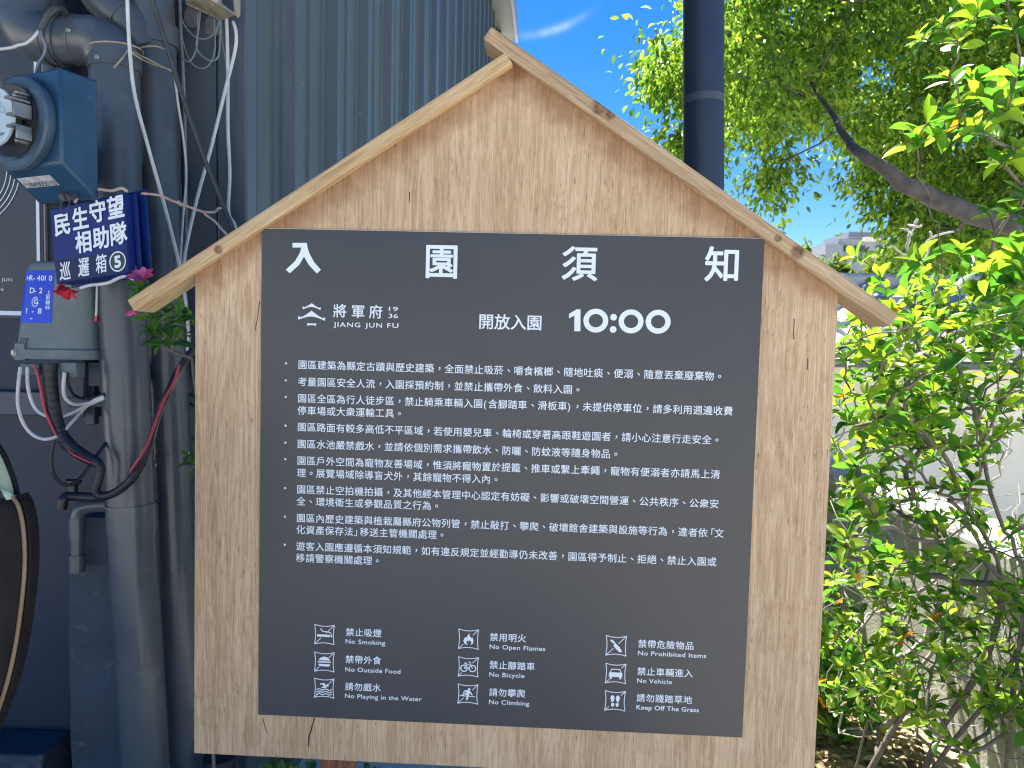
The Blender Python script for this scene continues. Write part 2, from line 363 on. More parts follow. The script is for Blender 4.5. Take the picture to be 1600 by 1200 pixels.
# ---- metal building: corner at (-.78, 2.12)
K = .47; FY = 2.12; TOP = 5.9
def wallx(y): return .054 * y - .893
bld = thing('metal_building', (-2.5, 4.5, 0), 'dark blue-grey metal-clad building with ribbed side wall behind the notice board', 'building')
prof = []
ribs = []
y = (5.25 - .75) * K + .12
yend = (17.4 + 5.25) * K
for i in range(-1, 18):
    y0 = (5.25 + i) * K
    # main rib, then a flat with two low stiffeners
    for dy, h in ((-.03, 0), (-.005, .034), (.055, .034), (.08, 0), (.215, 0), (.222, .007), (.25, .007), (.257, 0), (.36, 0), (.367, .007), (.395, .007), (.402, 0)):
        if FY + .07 < y0 + dy < yend - .1: prof.append((y0 + dy, h))
prof = [(FY + .065, 0)] + prof + [(yend - .09, 0)]
m = MB(); V = []; fs = []
for y, h in prof: V += [(wallx(y) + h, y, 0.0), (wallx(y) + h, y, TOP)]
m.add(V, [(2 * i, 2 * i + 2, 2 * i + 3, 2 * i + 1) for i in range(len(prof) - 1)])
obj('ribbed_side_wall', m, M['metalwall'], bld, smooth=False)
m = MB(); m.span((-7, FY, 0), (wallx(FY) - .06, FY + .06, TOP)); obj('front_wall', m, M['navy'], bld, smooth=False)
# vertical trim at the near corner and far corner
m = MB(); m.span((wallx(FY) - .062, FY - .012, 0), (wallx(FY) + .022, FY + .07, TOP)); obj('corner_trim', m, M['metalwall'], bld, bev=.006)
m = MB(); m.span((wallx(FY) - .17, FY - .006, 0), (wallx(FY) - .066, FY - .0005, TOP)); obj('trim_flange', m, M['metalwall'], bld)
m = MB(); m.span((wallx(yend) - .03, yend - .1, 0), (wallx(yend) + .07, yend + .05, TOP)); obj('corner_trim', m, M['flash'], bld, bev=.008)
m = MB(); m.span((-7, yend - .02, 0), (wallx(yend) - .04, yend + .03, TOP)); obj('back_wall', m, M['metalwall'], bld, smooth=False)
# eave: soffit and fascia along the side wall
def along(y, dx, z): return (wallx(y) + dx, y, z)
m = MB(); ya, yb = FY - .3, yend + .25
m.prism([along(ya, -.05, TOP), along(ya, .26, TOP - .0), along(ya, .26, TOP + .02), along(ya, -.05, TOP + .02)], np.array(along(yb, 0, 0)) - np.array(along(ya, 0, 0)))
obj('soffit', m, M['flash'], bld, smooth=False)
m = MB(); m.prism([along(ya, .262, TOP - .03), along(ya, .30, TOP - .03), along(ya, .30, TOP + .2), along(ya, .262, TOP + .2)], np.array(along(yb, 0, 0)) - np.array(along(ya, 0, 0)))
obj('fascia', m, M['fascia'], bld, smooth=False)
m = MB(); m.add([along(ya, .3, TOP + .205), along(yb, .3, TOP + .205), (-4, yb, TOP + 1.2), (-4, ya, TOP + 1.2)], [(0, 1, 2, 3)]); obj('roof', m, M['metalwall'], bld, smooth=False)
# screws on the cladding
for px, py in ((392, 28), (394.5, 68), (471, 130), (514, 102), (561, 178), (535, 143), (396, 235), (534, 222), (644, 2)):
    d = ray(px, py); X0 = -.893
    tt = (X0 + .054 * 0) / (d[0] - .054 * d[1]); q = EYE + d * tt; m = MB()
    m.lathe(q, (1, 0, 0), [(0, .007), (.003, .007), (.003, .0045), (.007, .004)], 8); obj('screw', m, M['steel'], bld)
# front wall: horizontal rail low on the wall and plinth
q0 = P(60, 612, FY - .03); q1 = P(60, 650, FY - .03)
m = MB(); m.span((-4, FY - .03, q1[2]), (P(160, 600, FY)[0], FY - .0005, q0[2])); obj('rail', m, M['navyrail'], bld, bev=.004)
q0 = P(50, 1168, FY - .1)
m = MB(); m.span((-4, FY - .14, 0), (P(112, 1100, FY)[0], FY - .0005, q0[2])); obj('plinth', m, M['concdark'], bld, bev=.006)

# ---- wall-mounted board with white frame lines and lettering (left edge of the photo)
ib = thing('wall_board', (-1.9, FY - .02, 1.3), 'dark wall board with thin white frame lines and lettering behind the meter', 'sign')
xr = P(66, 400, FY - .02)[0]; zb = P(10, 497, FY - .02)[2]
m = MB(); m.span((-2.6, FY - .016, zb), (xr, FY - .0008, 3.2)); obj('board_sheet', m, mat('dark board film', (.05, .058, .072), .45, var=.06), ib, smooth=False)
m = MB()
fx = P(59.5, 400, FY - .02)[0]; fz = P(5, 489, FY - .02)[2]
m.span((fx - .0045, FY - .019, fz - .004), (fx + .0045, FY - .0165, 3.1)); m.span((-2.5, FY - .019, fz - .006), (fx - .0047, FY - .0165, fz + .006))
obj('frame_line', m, M['ink'], ib, smooth=False)
m = MB(); c0 = P(-62, 262, FY - .019)
for rr in (.130, .142, .154, .166):
    a = np.linspace(0, 2 * np.pi, 97)
    v = [(c0[0] + (rr + s * .0011) * math.cos(t), FY - .019, c0[2] + (rr + s * .0011) * math.sin(t)) for s in (-1, 1) for t in a]
    m.add(v, [(i, i + 1, 98 + i, 97 + i) for i in range(96)])
obj('circle_emblem', m, M['ink'], ib, smooth=False)
m = MB()
for body, pxe, py in (('JIANG JUN', 19, 437), ('1936', 5.5, 443.5 + 4)):
    V, Fc = glyphs(body, .0135, 0, 1.15); V[:, 0] *= 1.2
    e = P(pxe, py, FY - .0195); V = np.c_[V[:, 0] - V[:, 0].max() + e[0], np.full(len(V), FY - .0195), V[:, 2] * 0 + V[:, 1] + e[2] - .005 - (.008 if body[0] == '1' else 0)]
    m.add(V, Fc)
obj('lettering', m, M['ink'], ib, smooth=False)
m = MB(); xa = P(71.5, 300, FY)[0]; m.span((xa - .005, FY - .012, zb - .05), (xa + .004, FY - .0006, 3.2))
obj('edge_strip', m, mat('pinkish strip', (.5, .45, .47), .5), ib, smooth=False)

# ================================================================== NOTICE BOARD
# pose of the printed panel (camera frame), metric size .949 x .954 m
TL = np.array([-.47857652, -.29742735, 1.41492189]); xv = np.array([.9488216, .02718525, -.03871098]); yv = np.array([-.01908449, .95378129, .05267028])
PW = np.linalg.norm(xv); PH = np.linalg.norm(yv)
ex = xv / np.linalg.norm(xv); ez = np.cross(ex, yv); ez /= np.linalg.norm(ez); ey = np.cross(ez, ex)   # ez points away from camera
O = C2W(TL); EX = MW @ ex; ED = MW @ ey; EN = -(MW @ ez)      # right, down, toward the viewer
def uv(px, py, off=0.):                    # photo pixel -> (right, down) metres on plane 'off' in front of the panel face
    d = ray(px, py); t = ((O + EN * off - EYE) @ EN) / (d @ EN); q = EYE + d * t - O
    return q @ EX, q @ ED
def W(u, v, off=0.): return O + EX * u + ED * v + EN * off
nbase = W(.47, .5, -.05); nbase[2] = 0
nb = thing('notice_board', nbase, 'house-shaped plywood notice board with a dark grey panel of white Chinese rules', 'notice board')
PT = .004                                   # panel thickness
BF = -PT                                    # board front face
bl = uv(303, 1177, BF); apx = uv(803, 92, BF); el = uv(302, 440, BF); er = uv(1310, 452, BF)
brx = uv(1293, 800, BF)[0]; blx = bl[0]; bot = bl[1]
poly = [(blx, bot), (brx, bot), (brx, er[1] - .012), (apx[0], apx[1] - .008), (blx, el[1] - .02)]
WD = M['ply'] = None
# object-space wood frames: parts carry a rotated frame through the material mapping
def frame_obj(name, mb_local, mtl, parent, bev=0, off=0, axes=(0, 0, 0), **k):
    """mesh given in local (right, up, outward) coordinates of the sign"""
    V = np.vstack(mb_local.v)
    me = bpy.data.meshes.new(name); me.from_pydata(V.tolist(), [], mb_local.f); me.materials.append(mtl)
    o = bpy.data.objects.new(name, me); col.objects.link(o)
    mt = np.eye(4); mt[:3, 0] = EX; mt[:3, 1] = -ED; mt[:3, 2] = EN; mt[:3, 3] = O
    top = parent
    while top.parent: top = top.parent
    o.parent = parent
    pm = Matrix.Translation(top.location) if parent == top else top_mats[parent.name]
    full = Matrix(mt.tolist())
    o.matrix_local = pm.inverted() @ full
    top_mats[o.name] = full
    if bev:
        b = o.modifiers.new('bevel', 'BEVEL'); b.width = bev; b.segments = 2; b.limit_method = 'ANGLE'
    for a, c in k.items(): o[a] = c
    return o
top_mats = {}
def edge_line(p, q):                         # distance below a gable edge in the sign's own (right, up) frame
    a, b = np.array(uv(*p, BF)), np.array(uv(*q, BF)); a[1] *= -1; b[1] *= -1; d = (b - a) / np.linalg.norm(b - a); n = np.array([d[1], -d[0]])
    return (n[0], n[1], -float(n @ a))
EDGES = [edge_line((302, 432), (803, 96)), edge_line((803, 96), (1310, 452))]
STAINS = [(*[k * q for k, q in zip((1, -1), uv(x, y, BF))], BF, r) for x, y, r in ((1085, 1172, .05), (1010, 1160, .03), (395, 1150, .025), (1235, 560, .03), (330, 1120, .03), (1220, 980, .06), (700, 1165, .04))]
m_ply = wood('plywood', (.55, .382, .232), (.39, .255, .145), (.70, .525, .345), 1, 40, .75, stains=STAINS, edges=EDGES)
mb = MB(); mb.prism([(u, -v, BF - .018) for u, v in poly], (0, 0, .018))
frame_obj('plywood_sheet', mb, m_ply, nb, bev=.0012)
# splits and water stains near the bottom edge are in the grain texture; long cracks as thin recess strips
for pts in ([(492, 1121), (489, 1131), (486, 1141), (483, 1150), (482, 1166)], [(411, 1122), (414, 1135), (418, 1146)], [(1241, 498), (1240, 520), (1239, 530)], [(640, 300), (640, 316)], [(1262, 560), (1262, 578)], [(406, 470), (402, 500), (399, 515)]):
    mb = MB(); pp = [uv(x, y, BF) for x, y in pts]; wdt = .0008 if len(pp) < 4 else .0014
    for (a, b), (c, d) in zip(pp[:-1], pp[1:]):
        mb.add([(a - wdt, -b, BF + .0006), (a + wdt, -b, BF + .0006), (c + wdt * .8, -d, BF + .0006), (c - wdt * .8, -d, BF + .0006)], [(0, 3, 2, 1)])
    frame_obj('crack', mb, M['split'], nb)
# roof rails: front face 14 mm proud of the board, 76 mm deep
RF = BF + .018
def rail(name, tl, tr, th, depth, wm, right):
    a = np.array(uv(*tl, RF)); b = np.array(uv(*tr, RF)); d = (b - a) / np.linalg.norm(b - a); nrm = np.array([-d[1], d[0]])
    pl = [a, b, b + nrm * th, a + nrm * th]
    mb = MB(); mb.prism([(q[0], -q[1], RF - depth) for q in pl], (0, 0, depth)); return frame_obj(name, mb, wm, nb, bev=.0042)
aL = math.atan2(390, 592)
kn1 = uv(341, 390, RF); kn2 = uv(1216, 372, RF); kn3 = uv(1246, 394, RF); kn4 = uv(938, 166, RF)
m_r1 = wood('pale pine rail', (.56, .40, .22), (.36, .235, .11), (.68, .53, .33), 0, 26, .25, [(kn1[0], -kn1[1], RF, .010)], rot=(0, 0, -aL))
m_r2 = wood('weathered pine rail', (.44, .315, .185), (.28, .18, .10), (.58, .44, .29), 0, 26, .3, [(kn2[0], -kn2[1], RF, .008), (kn3[0], -kn3[1], RF, .015), (kn4[0], -kn4[1], RF, .019), (kn4[0] + .018, -kn4[1] - .014, RF, .012)], rot=(0, 0, aL))
rail('roof_rail', (197, 469), (790, 80), .0265, .076, m_r1, 0)
rail('roof_rail', (767.5, 40), (1406, 492), .0275, .08, m_r2, 1)
# posts behind the board
for px in (524, 1075):
    u = uv(px, 1190, BF - .02)[0]
    c = W(u, 0, BF - .018 - .0235)
    z1 = W(u, .25, 0)[2]
    pb = W(u, bot - .0, BF - .018 - .0235)
    mb = MB(); mb.box((pb[0], pb[1], z1 / 2), (.032, .022, z1 / 2)); obj('leg', mb, M['brickpost'], nb, bev=.003)
# printed panel
mb = MB(); mb.prism([(0, 0, BF + .0003), (0, -PH, BF + .0003), (PW, -PH, BF + .0003), (PW, 0, BF + .0003)], (0, 0, PT - .0003))
pan = frame_obj('printed_panel', mb, M['panel'], nb, bev=.0008)
TO = .0009
mb = MB(); mb.prism([(0, .0012, BF + .0003), (PW, .0012, BF + .0003), (PW, .0002, BF + .0003), (0, .0002, BF + .0003)], (0, 0, PT - .0004)); frame_obj('panel_edge', mb, mat('pale cut edge of panel', (.55, .5, .42), .6), pan)

def put(mb, body, px, py, size, bold=0, sp=1., width_px=None, mid=.36, right=False, center=False, xs=1.):
    """lettering whose first glyph box starts at pixel (px,py = mid height)"""
    V, Fc = glyphs(body, size, bold, sp)
    u, v = uv(px, py, TO)
    V[:, 0] -= V[:, 0].min()
    if width_px:
        u2, _ = uv(px + width_px, py, TO); V[:, 0] *= (u2 - u) / V[:, 0].max()
    else: V[:, 0] *= xs
    if center: V[:, 0] -= V[:, 0].max() / 2
    mb.add(np.c_[V[:, 0] + u, V[:, 1] - v - mid * size, TO + V[:, 2]], Fc)
S = PW / 786 * 1.0                        # metres per photo pixel on the panel, about
def pix(mb, pts, z=TO):
    v = [uv(x, y, z) for x, y in pts]; mb.add([(a, -b, z) for a, b in v], [tuple(range(len(v)))])
# title
for ch, px, py in (('入', 474, 403.5), ('園', 690, 409), ('須', 906, 412.5), ('知', 1127.5, 414)):
    mb = MB(); put(mb, ch, px, py, 57 * S, .0185 * 57 * S, center=True) if ch != '入' else pix(mb, [(457, 379.5), (479.5, 379.5), (480.5, 387), (484, 397), (491, 410), (501.5, 421.5), (495, 427.5), (482, 413), (475, 401), (468, 413), (453, 427), (446.5, 421.5), (461, 408), (469, 394), (470.5, 386.7), (457, 386.7)]); frame_obj('title_character', mb, M['ink'], pan)
# emblem and name
mb = MB()
def emb(x, y): return 466 + (x - 264) / 4, 350 + y / 4
def strip(mb, top, bottom):
    n = len(top); v = [uv(*p, TO) for p in top] + [uv(*p, TO) for p in bottom]
    mb.add([(a, -b, TO) for a, b in v], [(i, i + 1, n + i + 1, n + i) for i in range(n - 1)])
def pagoda(x0, x1, ytop, ysh, yend, ybot, cx, sl):
    xs = np.linspace(0, 1, 13); T = []; B = []
    for t in xs:
        x = x0 + (x1 - x0) * t; k = abs(x - cx) / ((x1 - x0) / 2)
        T.append(emb(x, ytop + (ysh - ytop) * (1 - (1 - min(k * 1.25, 1)) ** 1.25) - (max(k - .8, 0) * 5) ** 2 * 6 + sl * (x - cx)))
        B.append(emb(x, ybot + (yend - ybot) * k ** 1.6 + sl * (x - cx)))
    strip(mb, T, B)
pagoda(292, 404, 495, 522, 536, 518, 348, .045); pagoda(264, 432, 541, 585, 602, 578, 348, .045)
pix(mb, [emb(320, 617), emb(330, 621), emb(366, 622), emb(376, 619), emb(376, 638), emb(366, 633), emb(330, 632), emb(320, 636)])
for ch, px, py in (('將', 531, 486), ('軍', 559.5, 487), ('府', 587, 487.5)): put(mb, ch, px, py, 22.5 * S, .014 * 22 * S, center=True)
put(mb, '19', 607.5, 482.5, 9.6 * S, .01 * 9 * S, width_px=14.5, mid=.34); put(mb, '36', 607, 493.5, 9.6 * S, .01 * 9 * S, width_px=15, mid=.34)
put(mb, 'JIANG', 521, 506.8, 10.5 * S, .012 * 10 * S, 1.15, width_px=42, mid=.34); put(mb, 'JUN', 570.5, 507.8, 10.5 * S, .012 * 10 * S, 1.15, width_px=26.5, mid=.34); put(mb, 'FU', 605, 508.4, 10.5 * S, .012 * 10 * S, 1.15, width_px=17.5, mid=.34)
frame_obj('emblem', mb, M['ink'], pan)
# opening time
mb = MB()
put(mb, '開放入園', 749, 502.5, 25.5 * S, .016 * 25 * S, width_px=97); frame_obj('opening_caption', mb, M['ink'], pan); mb = MB()
def disc(mb, cx, cy, r, n=40, sx=1.0):
    u, v = uv(cx, cy, TO); a = np.arange(n) * 2 * np.pi / n
    mb.add(np.c_[u + r * S * sx * np.cos(a), -v + r * S * np.sin(a), np.full(n, TO)], [tuple(range(n))])
def ring(mb, cx, cy, ro, ri, n=48, sx=1.0, sxi=1.0):
    u, v = uv(cx, cy, TO); a = np.arange(n) * 2 * np.pi / n
    o = np.c_[u + ro * S * sx * np.cos(a), -v + ro * S * np.sin(a), np.full(n, TO)]; i = np.c_[u + ri * S * sxi * np.cos(a), -v + ri * S * np.sin(a), np.full(n, TO)]
    mb.add(np.vstack([o, i]), [(j, (j + 1) % n, n + (j + 1) % n, n + j) for j in range(n)])
pix(mb, [(889, 490.5), (901, 483.2), (907, 483.4), (906.8, 517.7), (897.3, 517.5), (897.5, 493.2), (889, 497.5)])
for cx, cy in ((931, 501), (986, 502.2), (1028.3, 502.7)): ring(mb, cx, cy, 18.6, 10.4, sx=1.04, sxi=1.06)
disc(mb, 958.7, 495.7, 5.2); disc(mb, 958, 514.7, 5.2)
frame_obj('opening_time', mb, M['ink'], pan)
# rules
mb = MB(); em = 15.66 * S
rules = [(569.7, '園區建築為縣定古蹟與歷史建築，全面禁止吸菸、嚼食檳榔、隨地吐痰、便溺、隨意丟棄廢棄物。', 1), (596.3, '考量園區安全人流，入園採預約制，並禁止攜帶外食、飲料入園。', 1),
 (622.2, '園區全區為行人徒步區，禁止騎乘車輛入園(含腳踏車、滑板車)，未提供停車位，請多利用週邊收費', 1), (641.3, '停車場或大衆運輸工具。', 0),
 (667.0, '園區路面有較多高低不平區域，若使用嬰兒車、輪椅或穿著高跟鞋遊園者，請小心注意行走安全。', 1), (693.5, '園區水池嚴禁戲水，並請依個別需求攜帶飲水、防曬、防蚊液等隨身物品。', 1),
 (719.5, '園區戶外空間為寵物友善場域，惟須將寵物置於提籠、推車或繫上牽繩，寵物有便溺者亦請馬上清', 1), (738.7, '理。展覽場域除導盲犬外，其餘寵物不得入內。', 0),
 (764.5, '園區禁止空拍機拍攝，及其他經本管理中心認定有妨礙、影響或破壞空間營運、公共秩序、公衆安', 1), (783.0, '全、環境衛生或參觀品質之行為。', 0),
 (809.2, '園區內歷史建築與植栽屬縣府公物列管，禁止敲打、攀爬、破壞館舍建築與設施等行為，違者依「文', 1), (827.5, '化資產保存法」移送主管機關處理。', 0),
 (853.2, '遊客入園應遵循本須知規範，如有違反規定並經勸導仍未改善，園區得予制止、拒絕、禁止入園或', 1), (871.5, '移請警察機關處理。', 0)]
u0 = uv(465.3, 569.7, TO)[0]
for py, body, bul in rules:
    k = (py - 569) / 300.
    x0 = 465.3 - 2.2 * k
    _, v = uv(x0, py, TO); u = u0
    for i, ch in enumerate(body):
        if ch in '()': 
            V, Fc = glyphs(ch, em, .008 * em); mb.add(np.c_[V[:, 0] + u + em * .02, V[:, 1] - v - .36 * em, TO + V[:, 2]], Fc); u += em * .5; continue
        V, Fc = glyphs(ch, em * .98, .009 * em)
        if ch in '，、。':               # full-width marks sit in the middle of their square
            c0 = (V.min(0) + V.max(0)) / 2; V = V - c0 * [1, 1, 0] + np.array([em * .5, em * .36, 0])
        if ch == '「': V[:, 0] -= em * .3
        mb.add(np.c_[V[:, 0] + u, V[:, 1] - v - .36 * em, TO + V[:, 2]], Fc); u += em * (.62 if ch in '「」' else 1)
    if bul: disc(mb, 446.8 - 2 * k, py - 2, 1.75, 12)
frame_obj('rules_text', mb, M['ink'], pan)
# captions and pictograms
def seg(mb, c, pts, w):                    # stroke through icon-space points (unit = half a box), c = (px,py)
    uc, vc = uv(*c, TO); h = 16.3 * S
    P2 = np.array([(uc + x * h, -vc + y * h) for x, y in pts]); n = len(P2)
    T = np.gradient(P2, axis=0); T /= np.linalg.norm(T, axis=1)[:, None] + 1e-9; Nn = np.c_[-T[:, 1], T[:, 0]] * w * h / 2
    mb.add(np.c_[np.vstack([P2 + Nn, P2 - Nn]), np.full(2 * n, TO)], [(i, i + 1, n + i + 1, n + i) for i in range(n - 1)])
def pol(mb, c, pts):
    uc, vc = uv(*c, TO); h = 16.3 * S
    mb.add([(uc + x * h, -vc + y * h, TO) for x, y in pts], [tuple(range(len(pts)))])
def dsc(mb, c, x, y, r, sx=1.):
    a = np.arange(20) * 2 * np.pi / 20; pol(mb, c, [(x + r * sx * math.cos(t), y + r * math.sin(t)) for t in a])
def arcp(x, y, r, a0, a1, n=16): return [(x + r * math.cos(math.radians(t)), y + r * math.sin(math.radians(t))) for t in np.linspace(a0, a1, n)]
def frame_icon(mb, c):
    q = np.linspace(-1, 1, 17)
    seg(mb, c, [(x, 1 - .16 * (1 - x * x)) for x in q], .075); seg(mb, c, [(x, -1 + .16 * (1 - x * x)) for x in q], .075)
    seg(mb, c, [(-1 + .1 * (1 - y * y), y) for y in q], .075); seg(mb, c, [(1 - .1 * (1 - y * y), y) for y in q], .075)
def ic_smoke(mb, c):
    pol(mb, c, [(-.75, -.22), (.55, -.25), (.55, 0), (-.75, 0)]); pol(mb, c, [(.62, -.25), (.78, -.25), (.78, 0), (.62, 0)])
    seg(mb, c, [(-.4, .62), (-.3, .42), (-.1, .3), (.3, .3), (.55, .22), (.7, .05)], .1); seg(mb, c, [(-.97, -.97), (-.35, -.35)], .07); seg(mb, c, [(.15, .15), (.97, .97)], .07)
def ic_food(mb, c):
    pol(mb, c, [(-.58, .16)] + [(-.58 + 1.16 * t, .16 + .38 * math.sin(math.pi * t) ** .6) for t in np.linspace(.05, .95, 12)] + [(.58, .16)])
    pol(mb, c, [(-.66, -.06), (.66, -.08), (.66, .06), (-.66, .07)]); pol(mb, c, [(-.6, -.2), (.6, -.22), (.52, -.42), (.4, -.46), (-.4, -.44), (-.54, -.4)])
    seg(mb, c, [(-.97, -.97), (-.5, -.5)], .07); seg(mb, c, [(.45, .45), (.97, .97)], .07)
def ic_swim(mb, c):
    for y in (-.14, -.38, -.62): seg(mb, c, [(x, y + .07 * math.sin(x * 9)) for x in np.linspace(-.78, .78, 31)], .09)
    pol(mb, c, [(-.42, .48), (.02, .52), (.28, .1), (.1, 0), (-.34, .0), (-.06, .22), (-.12, .34), (-.42, .36)]); dsc(mb, c, .34, .3, .13)
    seg(mb, c, [(-.97, -.97), (-.1, -.1)], .07); seg(mb, c, [(.45, .45), (.97, .97)], .07)
def ic_fire(mb, c):
    L_ = [(-.02, -.6), (-.36, -.5), (-.5, -.2), (-.42, .08), (-.26, .22), (-.2, .1), (-.12, .32), (.06, .62), (.1, .34), (.3, .12), (.38, .22), (.5, -.1), (.46, -.4), (.22, -.6), (.3, -.34), (.14, -.08), (.02, -.24), (-.1, -.12), (-.22, -.36)]
    pol(mb, c, L_); seg(mb, c, [(-.97, -.97), (-.52, -.52)], .07); seg(mb, c, [(.42, .42), (.97, .97)], .07)
def ic_bike(mb, c):
    for x in (-.42, .42): seg(mb, c, arcp(x, -.15, .32, 0, 360, 25), .11)
    seg(mb, c, [(-.42, -.15), (-.2, .2), (.24, .2), (.0, -.15), (-.42, -.15)], .1); seg(mb, c, [(.42, -.15), (.24, .2), (.18, .48), (.02, .5)], .1); seg(mb, c, [(-.2, .2), (-.26, .36)], .09); seg(mb, c, [(-.4, .37), (-.12, .37)], .11)
    seg(mb, c, [(-.97, -.97), (-.6, -.6)], .07); seg(mb, c, [(.4, .4), (.97, .97)], .07)
def ic_climb(mb, c):
    dsc(mb, c, .12, .48, .13); seg(mb, c, [(-.8, -.2), (.72, -.24)], .08)
    pol(mb, c, [(-.3, .38), (.0, .4), (.24, .3), (.5, -.08), (.42, -.14), (.16, .12), (.14, -.18), (-.04, -.64), (-.2, -.6), (-.1, -.18), (-.1, .06), (-.3, .28)]); seg(mb, c, [(-.05, -.1), (-.32, .04), (-.56, -.16)], .15); seg(mb, c, [(-.3, .33), (-.46, .1)], .09)
    seg(mb, c, [(-.97, -.97), (-.4, -.4)], .07); seg(mb, c, [(.42, .42), (.97, .97)], .07)
def ic_knife(mb, c):
    pol(mb, c, [(-.5, .62), (-.36, .56), (.02, .16), (.34, -.14), (.62, -.62), (.3, -.62), (-.06, -.26), (-.3, .0), (-.16, .14), (-.62, .5)])
    seg(mb, c, [(-.97, -.97), (-.25, -.25)], .07); seg(mb, c, [(.2, .2), (.97, .97)], .07)
def ic_car(mb, c):
    seg(mb, c, [(-.52, .1), (-.4, .42), (.4, .42), (.52, .1)], .1); pol(mb, c, [(-.62, .1), (.62, .1), (.66, -.06), (.66, -.36), (.56, -.36), (.56, -.56), (.36, -.56), (.36, -.36), (-.36, -.36), (-.36, -.56), (-.56, -.56), (-.56, -.36), (-.66, -.36), (-.66, -.06)])
    seg(mb, c, [(-.97, -.97), (-.6, -.6)], .07); seg(mb, c, [(.55, .55), (.97, .97)], .07)
def ic_feet(mb, c):
    for s in (-1, 1):
        pol(mb, c, [(s * .26 + .2 * math.cos(t) * (1 if math.sin(t) > -.2 else .8), .2 + .36 * math.sin(t)) for t in np.linspace(0, 2 * np.pi, 20, endpoint=False)])
        pol(mb, c, [(s * .22 - .15, -.24), (s * .22 + .15, -.24), (s * .22 + .14, -.5), (s * .22 + .05, -.6), (s * .22 - .05, -.6), (s * .22 - .14, -.5)])
    seg(mb, c, [(-.97, -.97), (-.6, -.6)], .07); seg(mb, c, [(.55, .55), (.97, .97)], .07)
caps = [((507, 991.5), ic_smoke, '禁止吸煙', 540, 987.5, 'No Smoking', 1001.9, 62), ((506.7, 1034.3), ic_food, '禁帶外食', 539.5, 1030, 'No Outside Food', 1045.6, 86.3), ((506.5, 1075.2), ic_swim, '請勿戲水', 539, 1072.5, 'No Playing in the Water', 1087.0, 120),
 ((732, 998.7), ic_fire, '禁用明火', 765, 995.3, 'No Open Flames', 1010.2, 87), ((731.7, 1042), ic_bike, '禁止腳踏車', 764.5, 1038.7, 'No Bicycle', 1053.6, 55), ((731, 1084.4), ic_climb, '請勿攀爬', 764, 1081.5, 'No Climbing', 1096.5, 63),
 ((962.8, 1009), ic_knife, '禁帶危險物品', 996.8, 1005.8, 'No Prohibited Items', 1020.2, 107), ((961.9, 1052.3), ic_car, '禁止車輛進入', 995.4, 1048.8, 'No Vehicle', 1063.2, 54.5), ((961, 1095), ic_feet, '請勿踐踏草地', 994.3, 1090.2, 'Keep Off The Grass', 1104.8, 98)]
for c, fn, cj, x, y, la, yl, w in caps:
    mb = MB(); frame_icon(mb, c); fn(mb, c); frame_obj('pictogram', mb, M['ink'], pan)
    mb = MB(); u, v = uv(x, y, TO)
    for i, ch in enumerate(cj):
        V, Fc = glyphs(ch, 14.3 * S, .014 * 14 * S); mb.add(np.c_[V[:, 0] + u + i * 14.9 * S, V[:, 1] - v - .36 * 14.3 * S, TO + V[:, 2]], Fc)
    put(mb, la, x, yl, 10.4 * S, (.022 if la[0] == 'K' else .012) * 10 * S, 1.05, width_px=w, mid=.34)
    frame_obj('caption', mb, M['ink'], pan)

# ================================================================== PIPES AND THINGS ON THE LEFT
def px_path(pts): return [P(*p) for p in pts]
def cable(name, label, pts, r, mt, cat='cable', k=8, n=8, group=None):
    m = MB(); m.tube(spline(px_path(pts), k), r, n); return obj(name, m, mt, label=label, cat=cat, group=group)
def collar(m, a, b, r): m.tube([np.asarray(a), np.asarray(b)], r, 36)

# main near downpipe with its elbow run
r1 = .0575; Y1 = 1.88
pt = [P(228, 1200, Y1), P(210, 900, Y1), P(201.5, 700, Y1), P(183, 300, Y1), P(179, 110, Y1)]
foot = pt[0] + (pt[0] - pt[1]) / np.linalg.norm(pt[0] - pt[1]) * 1.2
foot = pt[1] + (pt[0] - pt[1]) * ((pt[1][2] - 0.0) / (pt[1][2] - pt[0][2]))
p1 = thing('downpipe', foot, 'near dark grey downpipe with two elbows at its top, behind the blue tin box', 'pipe')
m = MB()
m.tube([foot, pt[1], pt[2], pt[3], pt[4]], r1, 36); obj('shaft', m, M['pipe'], p1)
h0 = P(137, 64, Y1); h1 = P(72, 64, Y1)
m = MB(); arc = [pt[4] - np.array([0, 0, .0]), P(178.5, 95, Y1)]
cc = np.array([P(137, 64, Y1)[0], Y1, P(179, 103, Y1)[2]])
R1 = P(178.7, 100, Y1)[0] - cc[0]; R2 = h0[2] - cc[2]
el = [np.array([cc[0] + R1 * math.cos(a), Y1, cc[2] + R2 * math.sin(a)]) for a in np.linspace(0, math.pi / 2, 12)]
m.tube(el + [P(120, 64, Y1)], r1 * 1.03, 36); obj('elbow', m, M['pipe'], p1)
m = MB(); m.tube([P(123, 64, Y1), P(100, 64, Y1), P(78, 63, Y1)], r1 * .97, 36); obj('cross_run', m, M['pipe'], p1)
m = MB(); cc2 = np.array([P(80, 0, Y1)[0], Y1, P(40, 24, Y1)[2]])
ra = cc2[0] - P(38, 0, Y1)[0]; rb = cc2[2] - P(80, 63, Y1)[2]
el = [np.array([cc2[0] - ra * math.sin(a), Y1, cc2[2] - rb * math.cos(a)]) for a in np.linspace(0, math.pi / 2, 12)]
m.tube([P(90, 63, Y1)] + el + [np.array([cc2[0] - ra, Y1, cc2[2] + .1]), np.array([cc2[0] - ra, Y1, TOP - .4])], r1 * 1.03, 36); obj('elbow', m, M['pipe'], p1)
for a, b in ((124.5, 122), (101, 99.5), (82, 80)): m = MB(); collar(m, P(a, 64, Y1), P(b, 63.8, Y1), r1 * 1.06); obj('seam_ring', m, M['pipe'], p1)
